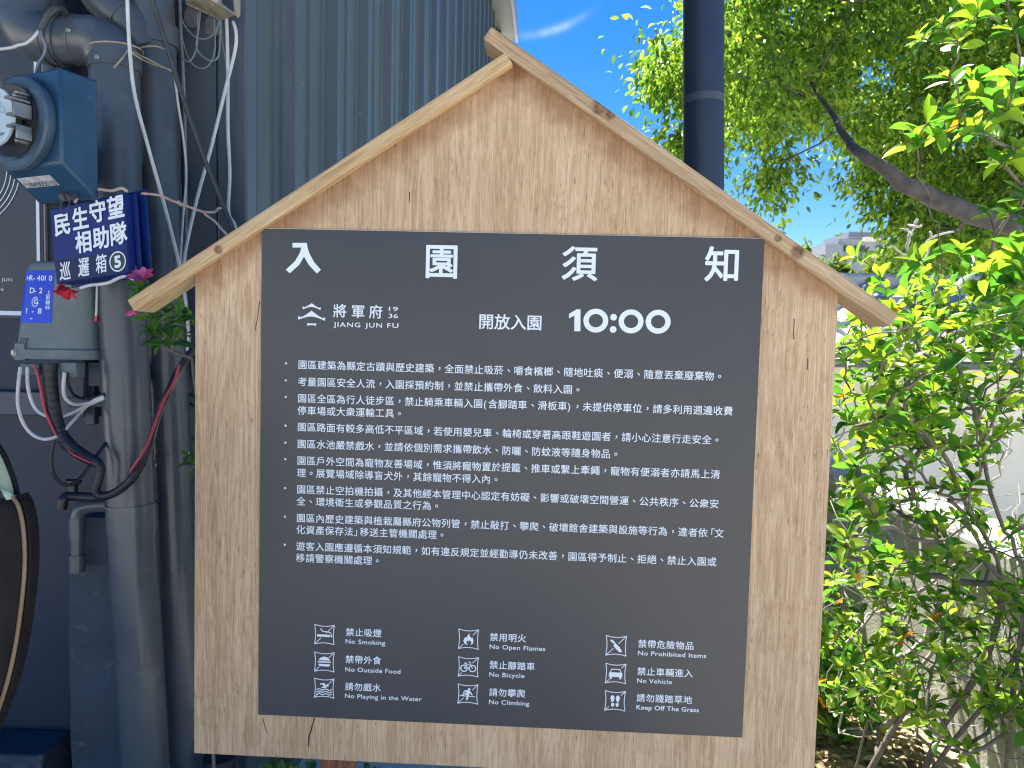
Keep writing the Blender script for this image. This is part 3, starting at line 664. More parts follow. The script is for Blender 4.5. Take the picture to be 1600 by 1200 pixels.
m = MB(); collar(m, P(178.5, 80, Y1), P(179.5, 112, Y1), r1 * 1.07); obj('socket', m, M['pipe'], p1); m = MB(); collar(m, P(205.3, 786, Y1), P(207.2, 830, Y1), r1 * 1.05); obj('socket', m, M['pipe'], p1)
for px, py in ((106, 46), (151, 88)):
    m = MB(); q = P(px, py, Y1 - r1 * 1.06); m.lathe(q + np.array([0, .006, 0]), (0, -1, 0), [(0, .0065), (.006, .0065), (.008, .004)], 12); obj('screw', m, M['steel'], p1)
# second pipe
r2 = .052; Y2 = 2.0
pt2 = [P(292, 1200, Y2), P(272, 810, Y2), P(263, 600, Y2), P(245, 150, Y2), P(239, 0, Y2)]
foot2 = pt2[1] + (pt2[0] - pt2[1]) * (pt2[1][2] / (pt2[1][2] - pt2[0][2]))
up2 = pt2[4] + (pt2[4] - pt2[3]) * 9
p2 = thing('downpipe', foot2, 'dark grey downpipe set further back, between the near pipe and the plywood board', 'pipe')
m = MB(); m.tube([foot2, pt2[1], pt2[2], pt2[3], pt2[4], up2], r2, 36); obj('shaft', m, M['pipe'], p2)
m = MB(); m.tube(spline([P(226, 78, Y2 - .02), P(205, 38, Y2 - .03), P(172, 12, Y2 - .03), P(150, -25, Y2 - .03), P(145, -120, Y2 - .02)], 8), r2 * .92, 32); obj('branch', m, M['pipe'], p2)
m = MB(); d_ = P(205, 38, Y2 - .03) - P(188, 24, Y2 - .03); d_ /= np.linalg.norm(d_); q = P(195, 29, Y2 - .03); m.tube([q - d_ * .003, q + d_ * .003], r2 * 1.0, 32); obj('seam_ring', m, M['pipe'], p2)
m = MB(); collar(m, P(267.6, 706, Y2), P(269.4, 747, Y2), r2 * 1.04); obj('socket', m, M['pipe'], p2); m = MB(); collar(m, P(244, 42, Y2), P(245, 74, Y2), r2 * 1.05); obj('socket', m, M['pipe'], p2)
for px, py in ((170, 20), (210, 61), (241, 726)):
    m = MB(); q = P(px, py, Y2 - r2 * 1.06); m.lathe(q + np.array([0, .006, 0]), (0, -1, 0), [(0, .007), (.006, .007), (.009, .004)], 12); obj('screw', m, M['steel'], p2)
# clamp strap round both pipes
m = MB()
for (px, py, Y, r) in ((201, 694, Y1, r1 * 1.02), (267, 690, Y2, r2 * 1.03)):
    c = P(px, py, Y); m.tube([c - np.array([0, 0, .007]), c + np.array([0, 0, .007])], r, 36)
m.tube([P(285, 689, Y2 - .02), P(308, 686, FY - .01)], .006, 8)
obj('pipe_strap', m, M['pipe'], label='thin dark strap clamped round both downpipes below the red wire', cat='pipe strap')
# background pipe on the wall behind the elbow
m = MB(); m.tube([P(87, 140, 2.07), P(85, -200, 2.07)], .030, 24); m.tube([P(87, 320, 2.07), P(87, 139, 2.07)], .030, 24)
obj('wall_pipe', m, M['pipe'], label='slim vertical pipe on the wall behind the elbow and the blue meter box', cat='pipe')
# wire tied round the pipes
m = MB(); c = P(179, 79, Y1); a = np.linspace(0, 2 * np.pi, 40)
m.tube([c + np.array([(r1 * 1.10) * math.cos(t), (r1 * 1.10) * math.sin(t), .006 * math.sin(t + 1)]) for t in a], .0024, 6)
m.tube(spline(px_path([(200, 79, 1.82), (190, 92, 1.80), (178, 106, 1.80)])), .0022, 6)
m.tube(spline(px_path([(203, 79, 1.82), (222, 88, 1.86), (250, 102, 1.92), (273, 114, 1.95)])), .0022, 6); m.tube(spline(px_path([(203, 81, 1.82), (226, 95, 1.86), (250, 104, 1.92), (273, 111, 1.95)])), .0022, 6)
m.tube(spline(px_path([(213, 75, 1.93), (240, 72, 1.93), (262, 78, 1.94)])), .0022, 6)
obj('tie_wire', m, M['rust'], label='rusty tie wire wrapped round the top of the near downpipe', cat='wire')

# ---- meter box
th = math.radians(24); nrm = np.array([-math.sin(th), -math.cos(th), 0]); rgt = np.array([math.cos(th), -math.sin(th), 0]); up = np.array([0, 0, 1.])
cM = P(43, 196, 1.6)
mt_ = thing('electric_meter', cM + np.array([0, .06, -.2]), 'electricity meter with glass dome on a worn blue box at the left edge', 'electric meter')
def MP(a, b, c): return cM + rgt * a + up * b + nrm * c       # right, up, outward
zt = .108; zb_ = -.088; zbb = -.146; dp = -.085; hw = .094
m = MB(); prof_ = [(zt, 0), (zb_, 0), (zbb + .008, -.066), (zbb, -.074), (zbb, dp), (zt, dp)]
m.add([MP(s * hw + .012, b, c) for s in (-1, 1) for b, c in prof_], [(0, 1, 2, 3, 4, 5), (11, 10, 9, 8, 7, 6)] + [(i, 6 + i, 6 + (i + 1) % 6, (i + 1) % 6) for i in range(6)])
# make sure normals are consistent enough for Cycles (double sided)
obj('box', m, M['meterblue'], mt_, bev=.006)
m = MB(); m.lathe(MP(0, 0, .001), nrm, [(0, .094), (.012, .098), (.020, .098), (.024, .093), (.024, .080)], 48); obj('socket_ring', m, mat('worn blue grey ring', (.045, .085, .13), .45, var=.2, scale=20, dirt=(.09, .13, .17), dscale=20), mt_)
m = MB(); m.lathe(MP(0, 0, .024), nrm, [(0, .078), (.008, .078), (.010, .0735), (.056, .071), (.070, .065), (.077, .052)], 48); dome = obj('glass_dome', m, M['glass'], mt_)
m = MB(); m.lathe(MP(0, 0, .0245), nrm, [(0, .0715), (.006, .0715)], 40); obj('meter_base', m, mat('dark meter interior', (.03, .03, .03), .5, var=.3, scale=40), mt_)
m = MB(); m.lathe(MP(-.004, .0, .056), nrm, [(0, .052), (.005, .052)], 40); dial = obj('dial_plate', m, mat('pale dial plate', (.62, .70, .72), .35, var=.08, scale=30), mt_)
m = MB()
for a, b, w, h, c0, c1 in ((.050, .030, .010, .003, .008, .05), (.060, .010, .003, .014, .008, .045), (.052, -.002, .008, .0025, .008, .05), (.050, -.022, .013, .0025, .008, .045), (.062, -.034, .0025, .014, .008, .04), (.048, .046, .008, .003, .008, .03)):
    m.box(MP(a, b, .024 + (c0 + c1) / 2), (w, h, (c1 - c0) / 2), (rgt, up, nrm))
for a, b in ((.040, .040), (.046, -.048)): m.lathe(MP(a, b, .03), nrm, [(0, .005), (.024, .005), (.026, .003)], 16)
obj('terminal', m, M['steel'], mt_, bev=.001)
m = MB(); m.box(MP(-.002, 0.0, .042), (.030, .036, .012), (rgt, up, nrm)); obj('meter_block', m, mat('grey meter block', (.07, .07, .068), .5, var=.2, scale=40), mt_, bev=.004)
def on_plane(mb, V, Fc, f): mb.add(np.array([f(a, b) for a, b in V[:, :2]]), Fc)
mb = MB()
for body, sz, a, b in (('kWh', .012, -.012, .020), ('4 0 3 5', .013, -.030, -.004), ('240V 60Hz', .008, -.034, -.020), ('0512', .010, -.01, .036), ('3W', .010, .005, -.036)):
    V, Fc = glyphs(body, sz); on_plane(mb, V, Fc, lambda x, y, a=a, b=b: MP(x + a, y + b, .0618))
for k in range(4):
    a0 = -.026 + k * .014; n = 20; an = np.arange(n) * 2 * np.pi / n
    mb.add([MP(a0 + r * math.cos(t), .012 + r * math.sin(t), .0618) for r in (.0062, .0054) for t in an], [(j, (j + 1) % n, n + (j + 1) % n, n + j) for j in range(n)])
obj('dial_marking', mb, mat('blue black marking', (.02, .04, .12), .5), mt_, smooth=False)
# number plate on the slanted underside
sl0 = np.array([0, zb_, 0]); 
def SL(a, t, off=.001):                                     # a right, t 0..1 down the slant
    b = zb_ + (zbb + .008 - zb_) * t; c = -.066 * t
    d = np.array([zbb + .008 - zb_, -.066]); nn = np.array([-d[1], d[0]]) / np.linalg.norm(d); nn = -nn if nn[1] < 0 else nn
    return MP(a, b - abs(nn[0]) * off, c + abs(nn[1]) * off)
mb = MB(); mb.add([SL(-.068, .28), SL(.042, .28), SL(.042, .62), SL(-.068, .62)], [(0, 1, 2, 3)]); obj('number_plate', mb, mat('scratched white plate', (.5, .52, .55), .5, var=.3, scale=40), mt_, smooth=False)
mb = MB(); V, Fc = glyphs('①04005010', .025); V[:, 0] *= .105 / V[:, 0].max(); on_plane(mb, V, Fc, lambda x, y: SL(-.066 + x, .60 - y / .112, .002)); obj('number', mb, M['black'], mt_, smooth=False)
m = MB(); m.tube([MP(.062, zb_ - .055, -.045), MP(.062, zb_ - .062, -.03)], .008, 12); m.tube([MP(.073, zb_ - .055, -.05), MP(.073, zb_ - .062, -.035)], .008, 12)
m.tube(spline([MP(.060, zb_ - .058, -.035), MP(.058, zb_ - .085, -.03), MP(.062, zb_ - .095, -.03), MP(.078, zb_ - .093, -.03), MP(.079, zb_ - .058, -.04)]), .0014, 6); obj('seal', m, M['dcable'], mt_)
m = MB(); e_ = MP(-.06, -.03, dp + .002); m.box((e_[0] - .01, (e_[1] + FY) / 2, e_[2]), (.03, (FY - e_[1]) / 2, .05)); obj('mounting_bracket', m, M['navyrail'], mt_, bev=.004)

# ---- blue tin patrol box hanging on the pipe
ql = [P(77.5, 327.5, 1.70), P(192, 301, 1.63), P(201, 427, 1.63), P(87.5, 444, 1.70)]
pb = thing('patrol_box', (ql[2] + ql[3]) / 2, 'blue tin box with white Chinese characters and a circled 5, wired to the near downpipe', 'sign box')
bxn = np.cross(ql[1] - ql[0], ql[3] - ql[0]); bxn /= np.linalg.norm(bxn); bxn = bxn if bxn[1] < 0 else -bxn
bk = -bxn * .042
m = MB(); m.prism(ql, bk); obj('case', m, M['boxblue'], pb, bev=.003)
def QB(a, b, off=.0016): return ql[0] * (1 - a) * (1 - b) + ql[1] * a * (1 - b) + ql[2] * a * b + ql[3] * (1 - a) * b + bxn * off
# side flanges to the right: raised seam, wider back plate
ur = (ql[1] - ql[0]) / np.linalg.norm(ql[1] - ql[0]); dr = (ql[2] - ql[1]) / np.linalg.norm(ql[2] - ql[1])
m = MB(); m.prism([ql[1] + bk * .55 + ur * .0005, ql[1] + bk * .55 + ur * .012, ql[2] + bk * .55 + ur * .012, ql[2] + bk * .55 + ur * .0005], bk * .12)
m.prism([ql[0] + bk * 1.01 - ur * .004 - dr * .012, ql[1] + bk * 1.01 + ur * .022 - dr * .012, ql[2] + bk * 1.01 + ur * .022 + dr * .006, ql[3] + bk * 1.01 - ur * .004 + dr * .006], bk * .06)
obj('back_plate', m, M['boxblue'], pb, bev=.0015)
m = MB(); m.add([QB(.03, .70, .0008), QB(.96, .70, .0008), QB(.97, .985, .0008), QB(.03, .985, .0008)], [(0, 1, 2, 3)]); obj('lower_label', m, mat('darker blue label', (.010, .022, .085), .5, var=.15, spec=.25), pb, smooth=False)
mb = MB()
def qtxt(ch, cx, cy, w, h, bold, shear=0):
    V, Fc = glyphs(ch, 1., bold, 1, shear); mn, mxx = V.min(0), V.max(0); Z = V[:, 2]; V = (V - (mn + mxx) / 2) / (mxx - mn + 1e-9)
    mb.add(np.array([QB(cx + x * w, cy - y * h, .0016 + z) for (x, y), z in zip(V[:, :2], Z)]), Fc)
for ch, cx, cy in (('民', .165, .235), ('生', .42, .20), ('守', .66, .16), ('望', .90, .155)): qtxt(ch, cx, cy, .22, .285, .030)
obj('lettering', mb, M['ink'], pb, smooth=False); mb = MB()
for ch, cx, cy in (('相', .435, .51), ('助', .675, .50), ('隊', .915, .49)): qtxt(ch, cx, cy, .22, .285, .030)
obj('lettering', mb, M['ink'], pb, smooth=False); mb = MB()
for ch, cx, cy in (('巡', .15, .845), ('邏', .41, .835), ('箱', .655, .825)): mb = MB(); qtxt(ch, cx, cy, .16, .24, .014, .12); obj('lettering', mb, M['ink'], pb, smooth=False)
mb = MB(); a = np.arange(32) * 2 * np.pi / 32; mb.add([QB(.875 + .105 * math.cos(t), .835 + .122 * math.sin(t), .0013) for t in a], [tuple(range(32))]); obj('number_disc', mb, M['greendisc'], pb, smooth=False)
mb = MB(); mb.add([QB(.875 + r * math.cos(t), .835 + r * 1.16 * math.sin(t), .0018) for r in (.110, .096) for t in a], [(j, (j + 1) % 32, 32 + (j + 1) % 32, 32 + j) for j in range(32)])
V, Fc = glyphs('5', 1., .045); mn, mxx = V.min(0), V.max(0); Z = V[:, 2]; V = (V - (mn + mxx) / 2) / (mxx - mn + 1e-9); mb.add(np.array([QB(.875 + x * .09, .838 - y * .155, .0019 + z) for (x, y), z in zip(V[:, :2], Z)]), Fc); obj('number', mb, M['ink'], pb, smooth=False)
# copper wire holding the box, cream wire below
cable('binding_wire', 'bent pinkish wire along the top edge of the blue tin box', [(117, 317, 1.645), (122, 308, 1.645), (135, 305, 1.645), (148, 303, 1.635), (153, 296, 1.635), (175, 298, 1.625), (190, 294, 1.605), (199, 299, 1.605)], .0032, M['copper'], 'wire')
cable('binding_wire', 'bent pinkish wire running right from the blue tin box to the dark diagonal cable', [(221, 302, 1.645), (248, 305, 1.665), (268, 313, 1.685), (281, 318, 1.685), (300, 325, 1.705), (319, 331, 1.725), (335, 331, 1.755), (340, 326, 1.775), (345, 325, 1.785)], .0028, M['copper'], 'wire')
cable('binding_wire', 'short pinkish wire hanging down to the left roof rail of the board', [(318, 330, 1.725), (322, 336, 1.725), (334, 344, 1.705), (345, 356, 1.665), (353, 365, 1.605)], .0027, M['copper'], 'wire')
cable('binding_wire', 'cream wire along the bottom edge of the blue tin box', [(126, 450, 1.635), (140, 446, 1.625), (158, 444, 1.615), (172, 441, 1.605), (180, 437, 1.595), (195, 432, 1.595), (212, 437, 1.595)], .0035, M['wcable'], 'wire')
m = MB(); m.tube(spline(px_path([(278, 315, 1.775), (284, 320, 1.77), (290, 317, 1.775)])), .0045, 8); obj('wire_knot', m, M['copper'], label='knot of pinkish wire twisted round the thin white cable', cat='wire')

# ---- grey amplifier housing
YA = 1.78
cA = P(67, 560, YA); hA = P(67, 405, YA)[2] - cA[2]
am = thing('amplifier_box', cA - np.array([0, -.02, .0]), 'grey bell-shaped cast housing with a bright blue sticker below the meter', 'junction box')
def Asec(t):                                   # half width, half depth, centre x at height fraction t
    return .099 - .020 * t, .048 - .010 * t, cA[0] + .012 * t
def AS(xn, t, off=0.):
    w, d, cx = Asec(t); k = max(1 - abs(xn) ** 3.2, 0) ** (1 / 3.2)
    return np.array([cx + xn * (w + off), cA[1] + .07 - k * (d + off), cA[2] + t * hA])
m = MB(); n = 48; rings_ = [(0, 1, 0)] + [(t, 1, 0) for t in np.linspace(.1, .88, 6)] + [(.93, .985, 0), (.965, .95, 0), (.985, .88, 0), (1.0, .74, 0)]
V = []
for t, s, _ in rings_:
    w, d, cx = Asec(t)
    for j in range(n):
        a = 2 * np.pi * j / n; ca, sa = math.cos(a), math.sin(a); k = (abs(ca) ** 3.2 + abs(sa) ** 3.2) ** (-1 / 3.2)
        V.append((cx + w * s * k * ca, cA[1] + .07 + d * s * k * sa, cA[2] + t * hA))
mm = len(rings_); m.add(V, [(i * n + j, i * n + (j + 1) % n, (i + 1) * n + (j + 1) % n, (i + 1) * n + j) for i in range(mm - 1) for j in range(n)] + [tuple(range(n))[::-1], tuple((mm - 1) * n + j for j in range(n))])
obj('cover', m, M['castgrey'], am, ang=50)
m = MB(); V = []
for t, e in ((-.01, .0), (-.01, .006), (.085, .006), (.10, .001)):
    w, d, cx = Asec(max(t, 0))
    for j in range(n):
        a = 2 * np.pi * j / n; ca, sa = math.cos(a), math.sin(a); k = (abs(ca) ** 3.2 + abs(sa) ** 3.2) ** (-1 / 3.2)
        V.append((cx + (w + e) * k * ca, cA[1] + .07 + (d + e) * k * sa, cA[2] + t * hA))
m.add(V, [(i * n + j, i * n + (j + 1) % n, (i + 1) * n + (j + 1) % n, (i + 1) * n + j) for i in range(3) for j in range(n)] + [tuple(range(n))[::-1]])
obj('rim', m, M['castgrey'], am, ang=50)
# sticker wraps the left front
mb = MB(); xs_ = np.linspace(-.93, .02, 15); ts = (.36, .52, .68, .84, .945)
ts = (.36, .52, .68, .80, .90)
mb.add([AS(x, t, .0008) for t in ts for x in xs_], [(i * 15 + j, i * 15 + j + 1, i * 15 + 16 + j, i * 15 + 15 + j) for i in range(4) for j in range(14)]); obj('sticker', mb, M['stickblue'], am)
mb = MB()
def atxt(body, xn, t, size, w=None, vertical=False, bold=.02):
    for i, ch in enumerate(body):
        V, Fc = glyphs(ch, 1., bold)
        if not len(V): continue
        yy = V[:, 1]; xx = V[:, 0] - V[:, 0].min()
        if vertical: xo, to = xn, t - i * size * 1.05 / hA
        else: xo, to = xn + i * w, t
        mb.add(np.array([AS(xo + x * size / .085, to + y * size / hA, .0016 + z) for x, y, z in zip(xx, yy, V[:, 2])]), Fc)
atxt('HR-4010', -.83, .795, .0175, .118); atxt('D-2', -.66, .665, .019, .14); atxt('1-8', -.70, .455, .019, .17); atxt('-', -.55, .385, .019, .1)
atxt('上緊螺絲', -.17, .655, .0115, vertical=True, bold=.01)
for k in range(26):
    a = k * 2 * np.pi / 26 + .2
    if math.cos(a) > .75 and math.sin(a) > -.2: continue
    pts = [(-.46 + r * math.cos(b) * .105, .575 + r * math.sin(b) * .055) for r, b in ((.7, a - .07), (1, a - .07), (1, a + .07), (.7, a + .07))]
    mb.add(np.array([AS(x, t, .0016) for x, t in pts]), [(0, 1, 2, 3)])
atxt('G', -.50, .555, .016, .1, bold=.03)
obj('sticker_lettering', mb, M['ink'], am, smooth=False)
m = MB(); q = AS(-.80, .05, .006); m.lathe(q, (-.3, -1, 0), [(-.01, .009), (.006, .009), (.007, .006), (.009, .006)], 16); obj('bolt', m, M['steel'], am)
m = MB()
for k in range(3):
    a_ = AS(-.80 + k * .07, .11, .003); b_ = AS(-.72 + k * .07, .20, .003); m.tube([a_, b_], .0022, 6)
m.box(AS(-.72, .06, .0), (.012, .008, .02)); obj('vent_rib', m, M['castgrey'], am)
m = MB()
for px, w in ((35, .022), (47, .020)): 
    q = P(px, 575, YA - .02); m.box(q + np.array([0, .03, -.004]), (w * .62, .02, .014))
obj('cable_gland', m, M['castgrey'], am, bev=.003)
m = MB(); q = P(106, 578, YA); m.box(q + np.array([0, .02, 0]), (.020, .02, .018)); obj('cable_gland', m, M['castgrey'], am, bev=.003)
m = MB(); q = P(112, 605, 1.86); m.box(q, (.032, .004, .075)); q2 = P(143, 560, 1.90); m.box(q2, (.012, .012, .17)); q3 = P(150, 585, 1.86); m.box((q3[0], (1.86 + FY) / 2, q3[2]), (.02, (FY - 1.86) / 2, .03)); m.box((q3[0] - .02, 1.86, q3[2] - .07), (.05, .006, .012)); obj('mounting_plate', m, M['navyrail'], am, bev=.002)
m = MB(); m.tube(spline(px_path([(152, 440, 1.83), (151, 480, 1.83), (150, 495, 1.83)])), .003, 8); obj('stub_wire', m, M['wcable'], am)
m = MB(); q = P(150.5, 498, 1.83); m.box(q, (.0035, .0035, .006)); obj('stub_plug', m, M['red'], am)

# ---- cables
WG = 'white cables hanging from the wall'
cable('cable', 'white cable crossing in front of both downpipes from the top edge down to the rail', [(198, -120, 1.79), (199, 0, 1.79), (203, 80, 1.79), (211, 150, 1.79), (233, 235, 1.8), (258, 325, 1.83), (277, 400, 1.86), (285, 440, 1.87), (290, 470, 1.88), (295, 525, 1.88), (293, 548, 1.88)], .0042, M['wcable'])
cable('cable', 'thick dark twin cable running diagonally past the pipes to the board rail', [(215, -70, 1.88), (238, 0, 1.9), (260, 70, 1.91), (288, 160, 1.93), (318, 245, 1.96), (344, 310, 1.99), (360, 348, 2.0), (395, 430, 2.0)], .0065, M['dcable'])
cable('cable', 'white cable with blue print hanging from the bracket and slanting left', [(364, 33, 2.04), (369, 52, 2.03), (367, 80, 2.03), (352, 140, 2.02), (330, 230, 2.01), (308, 310, 1.99), (291, 385, 1.97), (283, 440, 1.96)], [.0025] + [.0046] * 56, M['wcable'])
cable('cable', 'white cable hanging straight down from the bracket beside the wall corner', [(353, 20, 2.07), (355, 60, 2.07), (356, 130, 2.07), (356, 200, 2.07), (359, 270, 2.07), (357, 330, 2.07), (366, 350, 2.06), (369, 372, 2.06)], .0047, M['wcable'])
cable('cable', 'thin pale cable hanging in the gap right of the back downpipe', [(272, 112, 1.95), (278, 160, 1.97), (287, 220, 2.0), (291, 275, 2.0), (286, 340, 2.0), (282, 400, 1.99), (281, 440, 1.98)], .0032, M['wcable'])
for i, (dx, lb) in enumerate(((0, 'left of the two dark cables hugging the right side of the back downpipe'), (7, 'right of the two dark cables hugging the right side of the back downpipe'))):
    cable('cable', lb, [(273 + dx, -40, 2.06), (275 + dx, 40, 2.06), (279 + dx, 110, 2.06), (284 + dx * .7, 200, 2.07), (287 + dx * .5, 320, 2.07), (286 + dx * .5, 420, 2.07)], .0045, M['gcable'] if i else M['bcable'])
for lb, pts in (('upper shallow loop of grey wire under the bracket', [(281, 5, 2.05), (284, 30, 2.05), (298, 52, 2.05), (316, 61, 2.05), (334, 54, 2.05), (342, 35, 2.05), (343, 12, 2.05)]),
                ('deep right loop of grey wire under the bracket', [(314, 10, 2.04), (311, 40, 2.04), (307, 70, 2.04), (313, 85, 2.04), (330, 95, 2.04), (341, 88, 2.04), (344, 60, 2.04), (344, 20, 2.04)]),
                ('lowest wide loop of grey wire under the bracket', [(279, 10, 2.06), (282, 45, 2.06), (290, 80, 2.06), (301, 100, 2.06), (315, 107, 2.06), (328, 100, 2.06), (336, 75, 2.06), (335, 30, 2.06)]),
                ('narrow left loop of grey wire under the bracket', [(284, 89, 2.05), (293, 96, 2.05), (301, 90, 2.05), (308, 68, 2.05), (309, 20, 2.05)])):
    cable('wire_loop', lb, pts, .0021, M['gcable'], 'wire')
cable('wire', 'hair-thin grey wire dropping from the bracket beside the straight white cable', [(345, 25, 2.07), (347, 60, 2.08), (352, 95, 2.09), (354, 108, 2.1)], .0013, M['gcable'], 'wire')
cable('cable', 'dark hoop of cable standing against the ribbed wall above the left rail', [(380, 350, 2.35), (379, 300, 2.35), (381, 276, 2.35), (386, 268, 2.35), (392, 274, 2.35), (400, 296, 2.35), (408, 330, 2.35), (412, 360, 2.35)], .0058, M['bcable'])
cable('sheath', 'dark cable sheath looped over the horizontal pipe run', [(102, 28, 1.86), (101, 20, 1.84), (95, 14, 1.82), (86, 14, 1.80), (76, 22, 1.79), (68, 36, 1.79), (61, 48, 1.79)], .0085, M['dcable'], 'cable')
cable('wire', 'cream wire leaving the looped sheath towards the left edge', [(61, 47, 1.79), (57, 53, 1.78), (50, 61, 1.78), (40, 68, 1.78), (28, 71, 1.78), (15, 75, 1.78), (-20, 79, 1.78)], .0036, M['wcable'], 'wire')
cable('wire', 'thin grey wire dropping from the looped sheath to the meter', [(64, 46, 1.79), (66, 58, 1.78), (71, 72, 1.78), (68, 86, 1.78), (60, 98, 1.77), (57, 108, 1.76), (54, 122, 1.72), (53, 138, 1.66)], .0026, M['gcable'], 'wire')
cable('wire_loop', 'big lowest white wire loop under the grey housing', [(32, 574, 1.760), (29, 600, 1.750), (28, 630, 1.750), (35, 658, 1.750), (50, 678, 1.750), (70, 686, 1.750), (92, 680, 1.760), (112, 660, 1.790), (130, 640, 1.830), (146, 626, 1.830), (163, 619, 1.830)], .0042, M['wcable'], 'wire')
cable('wire_loop', 'smaller white wire loop under the grey housing', [(43, 574, 1.760), (44, 605, 1.750), (52, 632, 1.750), (66, 647, 1.750), (88, 652, 1.770), (110, 646, 1.800), (135, 634, 1.830), (163, 622, 1.830)], .0042, M['wcable'], 'wire')
cable('wire_loop', 'short white wire loop under the right gland of the grey housing', [(101, 582, 1.760), (99, 605, 1.760), (102, 622, 1.770), (114, 631, 1.790), (130, 631, 1.820), (148, 627, 1.830), (163, 620, 1.830)], .0042, M['wcable'], 'wire')
cable('wire', 'black wires bundled into the right gland of the grey housing', [(106, 582, 1.770), (107, 600, 1.770), (115, 616, 1.790), (130, 623, 1.830), (148, 621, 1.830), (163, 615, 1.830)], .0034, M['bcable'], 'wire')
cable('wire', 'red wire from the grey housing beside the thick black hose', [(53, 570, 1.755), (58, 582, 1.750), (63, 605, 1.750), (70, 640, 1.750), (79, 662, 1.750), (87, 679, 1.750)], .0030, M['red'], 'wire')
cable('wire', 'red wire sticking out below the bend of the thick black hose', [(106, 704, 1.755), (120, 713, 1.750), (142, 723, 1.755)], .0024, M['red'], 'wire')
rr = np.r_[np.full(25, .0165), np.linspace(.0155, .0125, 24), np.linspace(.0115, .0105, 80)][:]
pts = [(78, 568, 1.770), (79, 600, 1.770), (82, 630, 1.770), (88, 660, 1.770), (97, 682, 1.770), (112, 699, 1.770), (132, 713, 1.770), (150, 722, 1.770), (157, 733, 1.770), (154, 750, 1.770), (150, 765, 1.770), (156, 774, 1.770), (172, 773, 1.770), (190, 763, 1.770), (206, 748, 1.770), (222, 724, 1.770)]
m = MB(); sp_ = spline(px_path(pts), 8); m.tube(sp_, np.interp(np.linspace(0, 1, len(sp_)), [0, .3, .45, .55, 1], [.0165, .016, .0135, .0105, .010]) * (1 + .05 * np.sin(np.arange(len(sp_)) * 2.1)), 14)
obj('hose', m, M['bcable'], label='thick taped black hose curving from the grey housing to the downpipe', cat='cable')
cable('cable', 'black cable with a red stripe rising across the pipes to the board edge', [(206, 748, 1.75), (222, 724, 1.76), (234, 694, 1.77), (243, 660, 1.78), (252, 635, 1.79), (264, 610, 1.8), (278, 580, 1.83), (300, 548, 1.85), (330, 520, 1.9)], .0085, M['bcable'])
cable('wire', 'red wire lying along the black cable that rises to the board', [(203, 737, 1.737), (215, 720, 1.737), (229, 697, 1.74), (240, 668, 1.75), (250, 640, 1.765), (260, 618, 1.775), (273, 594, 1.79), (280, 570, 1.80)], .0030, M['red'], 'wire')
cable('cable', 'thin black cable drooping over the tap and behind the downpipe', [(85, 688, 1.74), (80, 710, 1.74), (82, 735, 1.74), (92, 752, 1.75), (108, 758, 1.76), (125, 747, 1.78), (142, 725, 1.8), (158, 702, 1.82), (170, 688, 1.84)], .0042, M['bcable'])
for lb, y in (('upper dark wire poking out between the back downpipe and the board', 613), ('lower dark wire poking out between the back downpipe and the board', 628)):
    cable('wire', lb, [(284, y - 4, 2.04), (296, y + 2, 2.02), (312, y + 12, 2.0)], .0028, M['bcable'], 'wire')

# ---- tap, elbow pipe, block
tp = thing('tap', P(113, 772, 1.95), 'black garden tap on the dark block beside the downpipe', 'tap')
m = MB(); m.tube(spline(px_path([(178, 774, 1.93), (150, 777, 1.93), (125, 776, 1.93), (108, 775, 1.92), (99, 781, 1.91), (97, 795, 1.91)])), .0125, 16); m.tube([P(114, 768, 1.93), P(114, 756, 1.93)], .012, 16); obj('spout', m, M['black'], tp)
m = MB(); m.tube([P(114, 757, 1.93), P(114, 750, 1.93)], .017, 8); m.tube([P(103, 752, 1.93), P(126, 752, 1.93)], .006, 8); obj('handle', m, M['black'], tp)
m = MB(); Ye = 1.96
m.tube(spline(px_path([(185, 788, Ye), (160, 789, Ye), (138, 791, Ye), (127, 796, Ye), (122, 808, Ye), (121, 825, Ye)]), 10), .0185, 24); m.tube([P(121, 820, Ye), P(121, 872, Ye)], .0165, 24); m.tube([P(121, 866, Ye), P(121, 893, Ye)], .0195, 24); m.tube([P(121, 808, Ye), P(121, 838, Ye)], .0198, 24); m.tube([P(158, 789, Ye), P(170, 788.5, Ye)], .0195, 24)
obj('overflow_pipe', m, M['pipe'], label='short dark elbow pipe ending in front of the dark concrete block', cat='pipe')
b0 = P(106, 808, 2.0); b1 = P(112, 1195, 2.0)
m = MB(); xl0, xl1, xr_ = b0[0], b1[0], P(262, 900, 2.0)[0] - .01
nn_ = 26; fr = [(xl0 + (xl1 - xl0) * t + .0025 * R.uniform(-1, 1), 2.0, b0[2] * (1 - t)) for t in np.linspace(0, 1, nn_)]
poly_ = [(xr_, 2.0, 0)] + [(xr_, 2.0, b0[2])] + fr
m.prism(poly_, (0, FY - 2.0 - .001, 0)); obj('concrete_block', m, M['concdark'], label='dark painted concrete block standing behind the near downpipe', cat='concrete block', smooth=False)
